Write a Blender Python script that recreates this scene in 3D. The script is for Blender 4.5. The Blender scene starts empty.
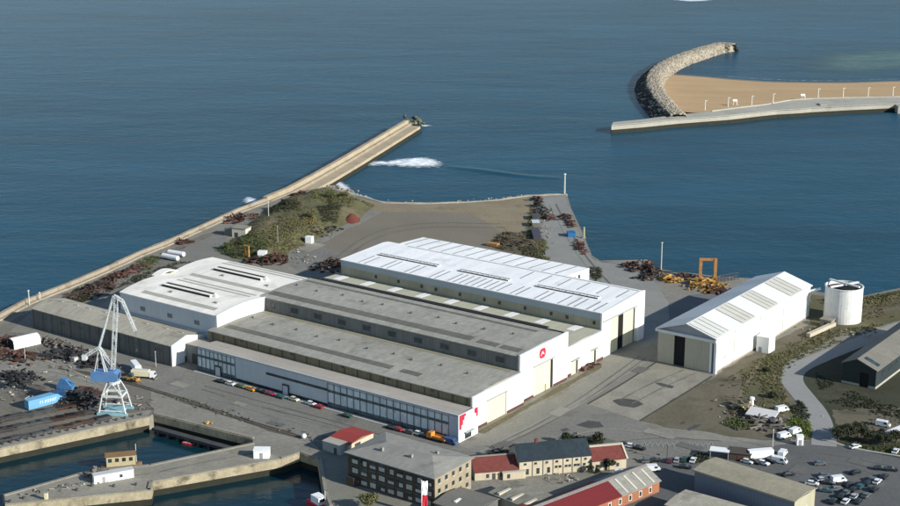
import bpy, bmesh, math, random
from mathutils import Vector, Matrix, noise
from mathutils.geometry import tessellate_polygon
random.seed(7)
R = math.radians
C = bpy.context.scene.collection
scene = bpy.context.scene

# ------------------------------------------------------------------ survey
# a point of the site read off the photograph's pixel grid (900x506), at height z
F, CX, CY, H = 1514.0, 450.0, 253.0, 200.0
PT = math.atan(413 / 1514.0)
def G(px, py, z=0.0):
    x = (px - CX) / F; y = -(py - CY) / F
    d = (x, math.cos(PT) + y * math.sin(PT), -math.sin(PT) + y * math.cos(PT))
    t = (z - H) / d[2]
    return Vector((d[0] * t, d[1] * t, z))
A0 = math.atan2(-1569, 2143)
CU = Vector((math.cos(A0), math.sin(A0), 0)); CV = Vector((-CU.y, CU.x, 0))
O = G(458.7, 443.3)
def W(u, v, z=0.0):
    return O + CU * u + CV * v + Vector((0, 0, z))
def hz(bx, by, ty):                      # height of an upright seen from (bx,by) up to ty
    p = G(bx, by)
    fwb = None
    lo, hi = 0.0, 150.0
    for _ in range(45):
        m = (lo + hi) / 2
        fw = p.y * math.cos(PT) - (m - H) * math.sin(PT); up = p.y * math.sin(PT) + (m - H) * math.cos(PT)
        if CY - F * up / fw > ty: lo = m
        else: hi = m
    return lo
SEA = -5.0

# ------------------------------------------------------------------ materials
MATS = {}
def M(name, col, rough=0.85, var=0.22, scale=0.12, fine=1.3, fvar=0.14, stripe=None, streak=None, panel=None,
      island=0.0, metal=0.0, bump=0.0, spots=None, spec=0.3, speck=0.0):
    if name in MATS: return MATS[name]
    m = bpy.data.materials.new(name); m.use_nodes = True
    nt = m.node_tree; N = nt.nodes; L = nt.links
    bs = N['Principled BSDF']
    bs.inputs['Roughness'].default_value = rough; bs.inputs['Metallic'].default_value = metal
    bs.inputs['Specular IOR Level'].default_value = spec
    tc = N.new('ShaderNodeTexCoord')
    def mth(op, a, b=None, c=None):
        n = N.new('ShaderNodeMath'); n.operation = op
        for i, x in enumerate((a, b, c)):
            if x is None: continue
            if isinstance(x, (int, float)): n.inputs[i].default_value = x
            else: L.new(x, n.inputs[i])
        return n.outputs[0]
    def nz(sc, det=4.0, vec=None, ro=0.6):
        n = N.new('ShaderNodeTexNoise'); n.inputs['Scale'].default_value = sc; n.inputs['Detail'].default_value = det
        n.inputs['Roughness'].default_value = ro
        L.new(vec or tc.outputs['Object'], n.inputs['Vector']); return n.outputs['Fac']
    fac = mth('MULTIPLY_ADD', mth('SUBTRACT', nz(scale, 5), 0.5), 3.0 * var, 1.0)
    f2 = mth('MULTIPLY_ADD', mth('SUBTRACT', nz(fine, 3), 0.5), 3.0 * fvar, 1.0)
    fac = mth('MULTIPLY', fac, f2)
    if speck: fac = mth('MULTIPLY', fac, mth('MULTIPLY_ADD', mth('SUBTRACT', nz(2.6, 2, ro=.7), .5), 3 * speck, 1.0))
    if streak:                                     # ((sx,sy,sz), amount)
        mp = N.new('ShaderNodeMapping'); mp.inputs['Scale'].default_value = streak[0]
        L.new(tc.outputs['Object'], mp.inputs['Vector'])
        fac = mth('MULTIPLY', fac, mth('MULTIPLY_ADD', mth('SUBTRACT', nz(1.0, 4, mp.outputs[0]), 0.5), 3 * streak[1], 1.0))
    if stripe:                                     # (axis, period, amount): sheet joints
        sp = N.new('ShaderNodeSeparateXYZ'); L.new(tc.outputs['Object'], sp.inputs[0])
        v = mth('FRACT', mth('DIVIDE', sp.outputs[stripe[0]], stripe[1]))
        v = mth('LESS_THAN', v, 0.22)
        fac = mth('MULTIPLY', fac, mth('MULTIPLY_ADD', v, -stripe[2], 1.0))
    if panel:                                      # (size vector, amount): sheet to sheet differences
        sn = N.new('ShaderNodeVectorMath'); sn.operation = 'SNAP'; sn.inputs[1].default_value = panel[0]
        L.new(tc.outputs['Object'], sn.inputs[0])
        wn = N.new('ShaderNodeTexWhiteNoise'); L.new(sn.outputs[0], wn.inputs['Vector'])
        fac = mth('MULTIPLY', fac, mth('MULTIPLY_ADD', mth('SUBTRACT', wn.outputs['Value'], 0.5), 2 * panel[1], 1.0))
    if island:
        ge = N.new('ShaderNodeNewGeometry')
        fac = mth('MULTIPLY', fac, mth('MULTIPLY_ADD', mth('SUBTRACT', ge.outputs['Random Per Island'], 0.5), 2 * island, 1.0))
    fac = mth('MAXIMUM', fac, 0.08)
    base = None
    if spots:                                      # (colour, scale, threshold): stains of a second colour
        mx = N.new('ShaderNodeMix'); mx.data_type = 'RGBA'
        mr = N.new('ShaderNodeMapRange'); mr.inputs[1].default_value = spots[2]; mr.inputs[2].default_value = spots[2] + 0.14
        L.new(nz(spots[1], 6), mr.inputs[0]); L.new(mr.outputs[0], mx.inputs['Factor'])
        mx.inputs['A'].default_value = (*col, 1); mx.inputs['B'].default_value = (*spots[0], 1)
        base = mx.outputs['Result']
    sc = N.new('ShaderNodeVectorMath'); sc.operation = 'SCALE'
    if base: L.new(base, sc.inputs[0])
    else: sc.inputs[0].default_value = col
    L.new(fac, sc.inputs['Scale'])
    L.new(sc.outputs[0], bs.inputs['Base Color'])
    if bump:
        b = N.new('ShaderNodeBump'); b.inputs['Strength'].default_value = 1; b.inputs['Distance'].default_value = bump
        L.new(nz(fine * 1.5, 4), b.inputs['Height']); L.new(b.outputs[0], bs.inputs['Normal'])
    MATS[name] = m
    return m

white_clad = M('white_cladding', (.70, .70, .665), .6, .05, .08, .8, .04, stripe=(1, 1.2, .06), panel=((60, 6.1, 60), .035), streak=((.9, .9, .06), .09))
white_plain = M('white_paint', (.78, .78, .76), .6, .06, .2, 1.5, .04)
white_roof = M('white_roof_sheet', (.84, .84, .82), .6, .06, .05, .6, .05, stripe=(0, 1.3, .06), panel=((3.25, 40, 40), .045), streak=((.5, .03, .03), .10), spots=((.66, .655, .63), .09, .58))
cream_roof = M('cream_roof_sheet', (.82, .78, .69), .65, .10, .06, .7, .06, stripe=(0, 1.3, .06), panel=((3.25, 40, 40), .05), spots=((.62, .585, .50), .09, .58), streak=((.5, .03, .03), .10))
grey_roof = M('fibre_cement_roof', (.305, .295, .25), .9, .14, .07, 1.0, .10, stripe=(0, 1.1, .10), panel=((1.1, 2.4, 9), .09), streak=((.35, .03, .03), .14), spots=((.225, .217, .185), .11, .56), speck=0.14)
tan_roof = M('weathered_tan_roof', (.36, .335, .265), .9, .14, .06, 1.0, .10, stripe=(0, 1.1, .10), panel=((1.1, 2.4, 9), .08), streak=((.3, .03, .03), .15), spots=((.22, .20, .16), .10, .56), speck=0.16)
dirty_sheet = M('dirty_translucent_sheet', (.135, .127, .103), .7, .15, .2, 1.2, .1, panel=((1.1, 9, 9), .12))
flash_roof = M('pale_flat_roof', (.36, .33, .28), .9, .16, .07, .9, .09, streak=((.05, .5, .5), .12))
yellow_roof = M('yellowish_roof_sheet', (.42, .41, .31), .85, .12, .06, .9, .08, stripe=(0, 1.1, .08), panel=((1.1, 5, 9), .06))
brown_wall = M('brown_cladding', (.175, .15, .095), .8, .15, .1, 1.0, .08, stripe=(0, 1.2, .22), panel=((1.2, 30, 30), .10), streak=((.8, .8, .1), .2))
grey_wall = M('dark_grey_cladding', (.17, .17, .16), .8, .12, .1, 1.0, .08, stripe=(0, 1.2, .22), panel=((1.2, 30, 30), .08), streak=((.8, .8, .1), .18))
shed_wall = M('shed_wall_render', (.13, .13, .12), .85, .18, .09, 1.0, .1, streak=((.5, .5, .08), .25), stripe=(0, 4.2, .12), speck=0.2)
blue_clad = M('pale_blue_cladding', (.46, .50, .53), .6, .05, .08, .8, .04, stripe=(0, 1.2, .06), streak=((.8, .8, .06), .08))
tan_clad = M('tan_cladding', (.36, .34, .24), .8, .1, .1, .9, .06, stripe=(0, 1.2, .12), streak=((.8, .8, .08), .15))
cream_door = M('cream_door_panel', (.72, .64, .42), .6, .06, .1, 1.0, .04, stripe=(1, 2.4, .12), streak=((.8, .8, .1), .08))
grey_door = M('grey_door_panel', (.44, .43, .36), .7, .08, .1, 1, .05, stripe=(0, 1.0, .12), streak=((.8, .8, .1), .12))
black_in = M('dark_interior', (.012, .012, .013), .9)  # near-black that stands in for shade inside openings and beside doors
dark_glass = M('dark_glass', (.03, .045, .05), .15, .3, .4, 1.0, .2, panel=((1.4, 1.4, 1.2), .4), spec=.6)
pale_glass = M('pale_blue_glazing', (.56, .63, .64), .5, .12, .12, .8, .08, panel=((1.05, 9, 2.3), .14), spec=.3)
mullion_m = M('dark_mullion', (.13, .15, .155), .5)
black_m = M('black_rubber_felt', (.02, .02, .02), .7)
dark_metal = M('dark_steel', (.06, .062, .06), .6, .3, .3, 1.5, .2)
steel = M('grey_steel', (.28, .29, .29), .5, .15, .3, 1.5, .1)
crane_m = M('off_white_crane_paint', (.50, .525, .52), .55, .18, .3, 1.5, .12, spots=((.30, .22, .15), .5, .62))
crane_blue = M('blue_crane_paint', (.09, .19, .37), .5, .15, .3, 1.5, .1)
crane_base = M('teal_crane_paint', (.22, .40, .44), .6, .2, .3, 1.5, .1)
blue_cont = M('light_blue_container', (.14, .34, .52), .55, .12, .3, 1.2, .08, stripe=(0, .6, .15))
rust = M('rusty_steel', (.068, .035, .026), .9, .3, .2, 1.2, .2, island=.7)
rust_dark = M('dark_rusty_steel', (.048, .031, .024), .9, .35, .25, 1.2, .25, island=.6)
scrap_grey = M('grey_scrap', (.13, .12, .105), .9, .3, .25, 1.2, .25, island=.6)
scrap_black = M('dark_plate_steel', (.035, .034, .034), .8, .3, .2, 1.2, .25, island=.7)
yellow_m = M('yellow_machine_paint', (.38, .21, .045), .6, .2, .3, 1.5, .15, island=.5, spots=((.16, .085, .04), .4, .52))
orange_m = M('orange_paint', (.62, .24, .05), .6, .15, .3)
red_paint = M('red_paint', (.50, .03, .045), .5, .12, .3)
logo_red = M('logo_red', (.42, .025, .05), .6, .04)
red_tile = M('red_tile_roof', (.165, .046, .037), .9, .16, .12, 1.0, .14, stripe=(1, .9, .12), panel=((1.2, 1.2, 9), .10), spots=((.15, .05, .04), .15, .57))
red_sheet = M('red_sheet_roof', (.135, .016, .018), .75, .10, .08, .9, .07, stripe=(0, 1.0, .10), streak=((.4, .03, .03), .1))
orange_wall = M('orange_brick_facade', (.30, .125, .065), .85, .16, .15, 1.2, .1, streak=((.6, .6, .1), .15))
cream_wall = M('cream_render', (.50, .44, .32), .85, .12, .12, 1.2, .08, streak=((.8, .8, .1), .15))
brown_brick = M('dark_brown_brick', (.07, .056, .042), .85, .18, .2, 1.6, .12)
slate = M('dark_slate_roof', (.022, .034, .042), .75, .18, .1, 1.0, .14, panel=((1.0, 1.2, 9), .14))
teal_wall = M('dark_teal_cladding', (.026, .036, .038), .7, .18, .12, 1.0, .1, stripe=(1, 1.2, .15))
flat_grey = M('grey_hip_roof', (.25, .245, .215), .9, .12, .1, 1.1, .10, stripe=(0, 1.1, .08), panel=((1.1, 2.4, 9), .07), spots=((.17, .165, .15), .12, .58))
slate_blue = M('slate_blue_wall', (.16, .185, .22), .8, .1, .1, 1.0, .06, stripe=(0, 1.2, .10))  # blue-grey colour of the warehouse wall
tank_m = M('white_tank_paint', (.66, .66, .63), .7, .12, .25, 1.0, .08, streak=((.8, .8, .1), .18), spots=((.42, .41, .38), .5, .60))
# ground
yard = M('yard_concrete', (.21, .20, .165), .95, .22, .035, .6, .24, spots=((.15, .145, .125), .05, .55), panel=((6, 6, 99), .05), speck=0.3)
asphalt_l = M('worn_asphalt', (.175, .170, .148), .95, .18, .035, .8, .24, spots=((.12, .118, .108), .06, .57), streak=((.02, .25, 1), .08), speck=0.26)
asphalt_d = M('dark_asphalt', (.105, .108, .104), .95, .2, .04, .7, .18, spots=((.11, .11, .105), .08, .58), speck=0.35)
concrete = M('pale_concrete', (.245, .23, .185), .95, .18, .05, .8, .2, panel=((5, 5, 99), .07), spots=((.19, .18, .15), .07, .56), speck=0.2)
quay_road = M('pale_grey_quay', (.225, .225, .205), .95, .12, .04, .6, .12, panel=((6, 6, 99), .04), speck=0.16)
gravel = M('grey_gravel', (.175, .155, .118), 1, .14, .03, .8, .16, speck=0.3)
sand_edge = M('dirty_sand', (.225, .185, .12), 1, .22, .05, .7, .16, spots=((.15, .13, .08), .06, .57), speck=0.25)
dirt = M('brown_dirt', (.125, .108, .074), 1, .28, .05, .7, .22, spots=((.075, .075, .04), .06, .52), speck=0.45)
dirt_w = M('stained_dirt', (.155, .142, .115), 1, .28, .05, .7, .24, spots=((.06, .05, .04), .08, .56), speck=0.45)
grassy = M('dry_grass', (.10, .092, .045), 1, .3, .05, .8, .25, spots=((.13, .105, .06), .05, .52), speck=0.5)
dark_grass = M('dark_rough_grass', (.042, .044, .025), 1, .35, .06, .8, .35, spots=((.085, .07, .045), .05, .56), speck=0.5)
stain = M('oil_stain', (.065, .065, .06), .9, .3, .2, .9, .2)
paint_line = M('worn_white_line', (.34, .34, .315), .9, .2, .5)
kerb_m = M('dark_joint', (.06, .057, .048), .95, .25, .3)
kerb_pale = M('pale_kerb', (.38, .37, .33), .9, .15, .3)
stone = M('sea_wall_stone', (.29, .25, .185), .95, .18, .08, .8, .16, spots=((.19, .16, .11), .12, .55), speck=0.25)
pier_m = M('pier_stone', (.36, .30, .205), .95, .16, .08, .8, .14, spots=((.27, .22, .15), .12, .56), speck=0.2)
quay_wall = M('quay_stone', (.33, .285, .19), .95, .25, .1, .7, .18, streak=((.5, .5, .06), .2), spots=((.13, .115, .075), .16, .52), speck=0.3)
weed = M('wet_weed_stone', (.022, .022, .014), .8, .3, .2, .8, .2)
sand = M('beach_sand', (.45, .305, .16), 1, .08, .02, .4, .06, streak=((.006, .05, 1), .12))
wet_sand = M('wet_sand', (.19, .16, .115), .7, .1, .03, .4, .06)
boulder_m = M('breakwater_rock', (.30, .265, .205), .95, .15, .1, 1.0, .12, island=.28)
prom_m = M('promenade_concrete', (.36, .345, .29), .95, .14, .04, .5, .1, spots=((.25, .235, .19), .05, .56), speck=0.2)
# leaves
def leaf(name, col, amt=.3):
    m = M(name, tuple(c * .82 for c in col), .9, .25, .12, 1.0, .2, island=amt); return m
leaf_olive = leaf('olive_scrub_leaves', (.15, .145, .062))
leaf_green = leaf('green_scrub_leaves', (.095, .115, .042))
leaf_dark = leaf('dark_scrub_leaves', (.046, .052, .026))
leaf_bright = leaf('bright_green_leaves', (.11, .15, .03))
leaf_brown = leaf('brown_scrub_leaves', (.15, .115, .062))
leaf_yel = leaf('yellow_scrub_leaves', (.26, .21, .07))
bark = M('bark', (.09, .07, .05), .95)

def sea_material(name, col, bumpd, rough, scales, refl=1.0):
    m = bpy.data.materials.new(name); m.use_nodes = True
    nt = m.node_tree; N = nt.nodes; L = nt.links; bs = N['Principled BSDF']
    bs.inputs['Roughness'].default_value = rough; bs.inputs['IOR'].default_value = 1.33; bs.inputs['Specular IOR Level'].default_value = .16
    tc = N.new('ShaderNodeTexCoord')
    def nz(sc, stretch, rot, det=4):
        mp = N.new('ShaderNodeMapping'); mp.inputs['Scale'].default_value = (stretch, 1, 1); mp.inputs['Rotation'].default_value = (0, 0, rot)
        L.new(tc.outputs['Object'], mp.inputs['Vector'])
        n = N.new('ShaderNodeTexNoise'); n.inputs['Scale'].default_value = sc; n.inputs['Detail'].default_value = det
        n.inputs['Roughness'].default_value = .6
        L.new(mp.outputs[0], n.inputs['Vector']); return n.outputs['Fac']
    h = None
    for sc, st, rot, amp in scales:
        a = N.new('ShaderNodeMath'); a.operation = 'MULTIPLY_ADD'; a.inputs[1].default_value = amp
        L.new(nz(sc, st, rot), a.inputs[0])
        if h: L.new(h, a.inputs[2])
        else: a.inputs[2].default_value = 0
        h = a.outputs[0]
    b = N.new('ShaderNodeBump'); b.inputs['Strength'].default_value = 1; b.inputs['Distance'].default_value = bumpd
    L.new(h, b.inputs['Height']); L.new(b.outputs[0], bs.inputs['Normal'])
    big = nz(.004, .35, .15, 6); mid = nz(.03, .3, .1, 5)
    ad = N.new('ShaderNodeMath'); ad.operation = 'ADD'; L.new(big, ad.inputs[0]); L.new(mid, ad.inputs[1])
    mr = N.new('ShaderNodeMapRange'); mr.inputs[1].default_value = .75; mr.inputs[2].default_value = 1.25
    L.new(ad.outputs[0], mr.inputs[0])
    mx = N.new('ShaderNodeMix'); mx.data_type = 'RGBA'
    mx.inputs['A'].default_value = (*[c * .80 for c in col], 1); mx.inputs['B'].default_value = (*[c * 1.22 for c in col], 1)
    L.new(mr.outputs[0], mx.inputs['Factor'])
    # wave slopes too small to model lower the mean mirror reflection of a rough sea
    N.remove(bs); df = N.new('ShaderNodeBsdfDiffuse'); gl = N.new('ShaderNodeBsdfGlossy'); fr = N.new('ShaderNodeFresnel'); ms = N.new('ShaderNodeMixShader'); fm = N.new('ShaderNodeMath')
    L.new(mx.outputs['Result'], df.inputs['Color']); gl.inputs['Roughness'].default_value = rough; fr.inputs['IOR'].default_value = 1.33
    for q in (df, gl, fr): L.new(b.outputs[0], q.inputs['Normal'])
    fm.operation = 'MULTIPLY'; fm.inputs[1].default_value = refl; L.new(fr.outputs[0], fm.inputs[0]); L.new(fm.outputs[0], ms.inputs[0])
    L.new(df.outputs[0], ms.inputs[1]); L.new(gl.outputs[0], ms.inputs[2]); L.new(ms.outputs[0], N['Material Output'].inputs['Surface'])
    return m
sea_m = sea_material('sea_water', (.010, .061, .098), 1.0, .25, [(.022, .3, .10, .7), (.07, .7, .5, .40), (.23, .7, -.35, .26), (.8, .8, .1, .12)], .45)
dock_m = sea_material('dock_water', (.004, .026, .036), .5, .08, [(.25, .6, .3, .35), (1.2, .7, .1, .05)])

def foam_material(name, thr, sc, soft=.42, col=(.8, .84, .86), top=1.0):
    m = bpy.data.materials.new(name); m.use_nodes = True
    nt = m.node_tree; N = nt.nodes; L = nt.links; bs = N['Principled BSDF']
    bs.inputs['Base Color'].default_value = (*col, 1); bs.inputs['Roughness'].default_value = .9
    tc = N.new('ShaderNodeTexCoord')
    mp = N.new('ShaderNodeMapping'); mp.inputs['Scale'].default_value = (.5, 1, 1); L.new(tc.outputs['Object'], mp.inputs['Vector'])
    n = N.new('ShaderNodeTexNoise'); n.inputs['Scale'].default_value = sc; n.inputs['Detail'].default_value = 6; n.inputs['Roughness'].default_value = .7
    L.new(mp.outputs[0], n.inputs['Vector'])
    at = N.new('ShaderNodeAttribute'); at.attribute_name = 'edge'
    ad = N.new('ShaderNodeMath'); ad.operation = 'ADD'; L.new(n.outputs['Fac'], ad.inputs[0]); L.new(at.outputs['Fac'], ad.inputs[1])
    mr = N.new('ShaderNodeMapRange'); mr.inputs[1].default_value = thr; mr.inputs[2].default_value = thr + soft
    mr.inputs[4].default_value = top; L.new(ad.outputs[0], mr.inputs[0]); L.new(mr.outputs[0], bs.inputs['Alpha'])
    return m
foam_m = foam_material('sea_foam', .56, .42)
shoal_m = foam_material('pale_shoal_water', .45, .05, .6, (.11, .195, .195), .8)

# ------------------------------------------------------------------ mesh builder
class MB:
    def __init__(s): s.v = []; s.f = []
    def add(s, vs, fs):
        o = len(s.v); s.v += [tuple(p) for p in vs]; s.f += [tuple(i + o for i in f) for f in fs]; return s
    def box(s, x0, x1, y0, y1, z0, z1):
        return s.add([(x0, y0, z0), (x1, y0, z0), (x1, y1, z0), (x0, y1, z0), (x0, y0, z1), (x1, y0, z1), (x1, y1, z1), (x0, y1, z1)],
                     [(3, 2, 1, 0), (4, 5, 6, 7), (0, 1, 5, 4), (1, 2, 6, 5), (2, 3, 7, 6), (3, 0, 4, 7)])
    def obox(s, c, sx, sy, sz, rot=None):        # box centred at c, rotated by a matrix
        vs = []
        for z in (-.5, .5):
            for x, y in ((-.5, -.5), (.5, -.5), (.5, .5), (-.5, .5)):
                p = Vector((x * sx, y * sy, z * sz))
                if rot: p = rot @ p
                vs.append(p + Vector(c))
        return s.add(vs, [(3, 2, 1, 0), (4, 5, 6, 7), (0, 1, 5, 4), (1, 2, 6, 5), (2, 3, 7, 6), (3, 0, 4, 7)])
    def prism(s, poly, z0, z1):                  # plan polygon (ccw) raised from z0 to z1
        n = len(poly)
        vs = [(p[0], p[1], z0) for p in poly] + [(p[0], p[1], z1) for p in poly]
        fs = [(i, (i + 1) % n, n + (i + 1) % n, n + i) for i in range(n)]
        tr = tessellate_polygon([[Vector((p[0], p[1], 0)) for p in poly]])
        for t in tr:
            a, b, c = [Vector((poly[i][0], poly[i][1])) for i in t]
            if (b - a).cross(c - a) < 0: t = (t[0], t[2], t[1])
            fs.append(tuple(n + i for i in t)); fs.append((t[2], t[1], t[0]))
        return s.add(vs, fs)
    def extr(s, prof, x0, x1, axis='x'):         # cross-section (y,z) list drawn along x (or (x,z) along y)
        n = len(prof)
        if axis == 'x': vs = [(x0, p[0], p[1]) for p in prof] + [(x1, p[0], p[1]) for p in prof]
        else: vs = [(p[0], x0, p[1]) for p in prof] + [(p[0], x1, p[1]) for p in prof]
        fs = [(i, (i + 1) % n, n + (i + 1) % n, n + i) for i in range(n)]
        tr = tessellate_polygon([[Vector((p[0], p[1], 0)) for p in prof]])
        for t in tr: fs.append(tuple(t)); fs.append(tuple(n + i for i in reversed(t)))
        return s.add(vs, fs)
    def tube(s, p0, p1, r, n=6, r2=None):
        p0 = Vector(p0); p1 = Vector(p1); d = (p1 - p0)
        if d.length < 1e-6: return s
        d.normalize(); a = d.orthogonal().normalized(); b = d.cross(a); r2 = r if r2 is None else r2
        vs = [p0 + (a * math.cos(2 * math.pi * k / n) + b * math.sin(2 * math.pi * k / n)) * r for k in range(n)] + \
             [p1 + (a * math.cos(2 * math.pi * k / n) + b * math.sin(2 * math.pi * k / n)) * r2 for k in range(n)]
        fs = [(k, (k + 1) % n, n + (k + 1) % n, n + k) for k in range(n)] + [tuple(range(n - 1, -1, -1)), tuple(range(n, 2 * n))]
        return s.add(vs, fs)
    def truss(s, p0, p1, w, r, n=8):             # square lattice girder
        p0 = Vector(p0); p1 = Vector(p1); d = (p1 - p0).normalized()
        a = d.cross(Vector((0, 1, 0))).normalized(); b = d.cross(a)
        cs = [(-1, -1), (1, -1), (1, 1), (-1, 1)]
        def pt(k, c): return p0.lerp(p1, k / n) + a * c[0] * w / 2 + b * c[1] * w / 2
        for c in cs: s.tube(pt(0, c), pt(n, c), r, 4)
        for k in range(n):
            for i in range(4):
                c, e = cs[i], cs[(i + 1) % 4]
                s.tube(pt(k, c), pt(k + 1, e) if k % 2 else pt(k, e), r * .6, 4)
                if k % 2 == 0: s.tube(pt(k, e), pt(k + 1, c), r * .6, 4)
        return s
    def build(s, name, mat, parent=None, loc=None, smooth=False, fix=True):
        me = bpy.data.meshes.new(name); me.from_pydata(s.v, [], s.f)
        if fix:
            bm = bmesh.new(); bm.from_mesh(me); bmesh.ops.recalc_face_normals(bm, faces=bm.faces); bm.to_mesh(me); bm.free()
        me.materials.append(mat)
        if smooth:
            for p in me.polygons: p.use_smooth = True
        o = bpy.data.objects.new(name, me); C.objects.link(o)
        if parent: o.parent = parent
        if loc is not None: o.location = loc
        return o

def tag(o, label, cat, group=None, kind=None):
    o['label'] = label; o['category'] = cat
    if group: o['group'] = group
    if kind: o['kind'] = kind
    return o
def thing(name, label, cat, loc=(0, 0, 0), rz=0.0, group=None):
    o = bpy.data.objects.new(name, None); C.objects.link(o); o.empty_display_size = 1
    o.location = loc; o.rotation_euler = (0, 0, rz)
    return tag(o, label, cat, group)
def dup(root, loc, rz, label, group=None, sc=None):
    r = root.copy(); C.objects.link(r); r.location = loc; r.rotation_euler = (0, 0, rz); r['label'] = label
    if group: r['group'] = group
    if sc: r.scale = sc if isinstance(sc, (tuple, list)) else (sc, sc, sc)
    for ch in list(root.children):
        c = ch.copy(); C.objects.link(c); c.parent = r
        for g in list(ch.children):
            d = g.copy(); C.objects.link(d); d.parent = c
    return r
def struct(o): o['kind'] = 'structure'; return o

# ------------------------------------------------------------------ ground sheets
def jitter_poly(pts, step, amp, seed=0.0):
    out = []
    n = len(pts)
    for i in range(n):
        a, b = pts[i], pts[(i + 1) % n]
        k = max(1, int((b - a).length / step))
        t = (b - a).normalized(); nr = Vector((-t.y, t.x, 0))
        for j in range(k):
            p = a.lerp(b, j / k)
            q = noise.noise(Vector((p.x * .09, p.y * .09, seed))) + .6 * noise.noise(Vector((p.x * .3, p.y * .3, seed + 5)))
            out.append(p + nr * amp * q)
    return out
def sheet(name, pix, mat, lev, amp=1.0, step=3.0, z=0.0, world=False):
    pts = [Vector((p[0], p[1], 0)) for p in pix] if world else [G(*p) for p in pix]
    for p in pts: p.z = 0
    if amp: pts = jitter_poly(pts, step, amp, lev * 3.1)
    tr = tessellate_polygon([pts])
    zz = z + .012 * lev
    me = bpy.data.meshes.new(name)
    fs = []
    for t in tr:
        a, b, c = [pts[i].to_2d() for i in t]
        fs.append(tuple(t) if (b - a).cross(c - a) > 0 else (t[0], t[2], t[1]))
    me.from_pydata([(p.x, p.y, zz) for p in pts], [], fs); me.materials.append(mat)
    o = bpy.data.objects.new(name, me); C.objects.link(o); return struct(o)
def path_poly(pix, w):                            # a road: centre line in photo pixels -> outline in metres
    c = [G(*p) for p in pix]
    # smooth the centre line
    for _ in range(2):
        q = [c[0]]
        for a, b in zip(c[:-1], c[1:]): q += [a.lerp(b, .25), a.lerp(b, .75)]
        c = q + [c[-1]]
    l, r = [], []
    for i, p in enumerate(c):
        t = (c[min(i + 1, len(c) - 1)] - c[max(i - 1, 0)]).normalized(); nr = Vector((-t.y, t.x, 0))
        l.append(p + nr * w / 2); r.append(p - nr * w / 2)
    return l + r[::-1], c

# sea
me = bpy.data.meshes.new('sea'); S = 9000
me.from_pydata([(-S, -1500, SEA), (S, -1500, SEA), (S, 14000, SEA), (-S, 14000, SEA)], [], [(0, 1, 2, 3)]); me.materials.append(sea_m)
sea = bpy.data.objects.new('sea', me); C.objects.link(sea); struct(sea)

# land outline (photo pixels of its upper edge)
land_px = [(-60, 341), (0, 321), (29, 305), (67, 290), (107, 273), (139, 258), (171, 245), (193, 235), (241, 213), (268, 203), (292, 193),
           (330, 186), (353, 194), (384, 203), (421, 204), (457, 203), (500, 200), (528, 196), (567, 194.3), (571, 208), (581, 229), (592, 255.4), (600, 260.5),
           (647, 259.5), (656, 269), (674, 271), (700, 274), (718, 276.5), (765, 279), (812, 291), (858, 297), (900, 288), (1000, 266),
           (1120, 300), (1120, 640), (340, 640), (330, 506), (324.7, 491.6), (319, 459), (300, 452.7), (281, 459.3),
           (152, 482), (150, 490.5), (5.7, 505), (4, 495.4), (91, 470.7), (150, 465.3), (253, 443.5), (252.5, 438.5), (154, 414), (148, 417.6), (0, 449), (-60, 461)]
land_w = [G(*p) for p in land_px]
mb = MB(); mb.prism(land_w, -9, 0)
struct(mb.build('ground', yard))
# weed line and wall facing of the dock walls (wet band below, stone above)
def wall_run(pix, name, label, top=0.35, out=0.5, cop=None):
    pts = [G(*p) for p in pix]
    t = thing(name, label, 'quay wall', pts[0])
    o = pts[0]
    m1, m2, m3 = MB(), MB(), MB()
    for a, b in zip(pts[:-1], pts[1:]):
        d = (b - a).normalized(); nr = Vector((d.y, -d.x, 0)); a = a - o; b = b - o
        rot = Matrix((( d.x, -d.y, 0), (d.y, d.x, 0), (0, 0, 1)))
        mid = (a + b) / 2; ln = (b - a).length
        m1.obox(mid + nr * (out * .5) + Vector((0, 0, -1.4)), ln + out * .8, out, 2.8, rot)
        m2.obox(mid + nr * (out * .42) + Vector((0, 0, -4.3)), ln + out * .66, out * .84, 3.4, rot)
        m3.obox(mid - nr * .35 + Vector((0, 0, top / 2 + .002)), ln + .4, 1.1, top, rot)
    m1.build('stone_face', quay_wall, t); m2.build('weed_band', weed, t); m3.build('coping', concrete, t)
    return t
wall_run([(-60, 461), (0, 449), (148, 417.6)], 'quay_wall', 'long stone quay wall below the crane yard along the upper dock basin')
wall_run([(154, 414), (252.5, 438.5)], 'quay_wall', 'shaded dark quay wall at the head of the upper dock basin')
wall_run([(5.7, 505), (150, 490.5), (152, 482), (281, 459.3)], 'quay_wall', 'sunlit tan quay wall of the mole above the lower dock basin')
wall_run([(253, 443.5), (150, 465.3), (91, 470.7), (4, 495.4)], 'quay_wall', 'quay wall on the far side of the mole, facing the upper dock basin')
wall_run([(281, 459.3), (300, 452.7), (319, 459), (324.7, 491.6), (330, 506)], 'quay_wall', 'dark shaded quay wall at the right end of the lower dock basin')
# dock water sheets, calmer than the sea
def water(pix):
    pts = [G(*p, SEA) for p in pix]
    me = bpy.data.meshes.new('dock_water'); me.from_pydata([(p.x, p.y, SEA + .02) for p in pts], [], [tuple(range(len(pts)))])
    me.materials.append(dock_m); o = bpy.data.objects.new('dock_water', me); C.objects.link(o); struct(o)
water([(-60, 570), (345, 570), (345, 440), (140, 405), (-60, 450)])
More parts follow.
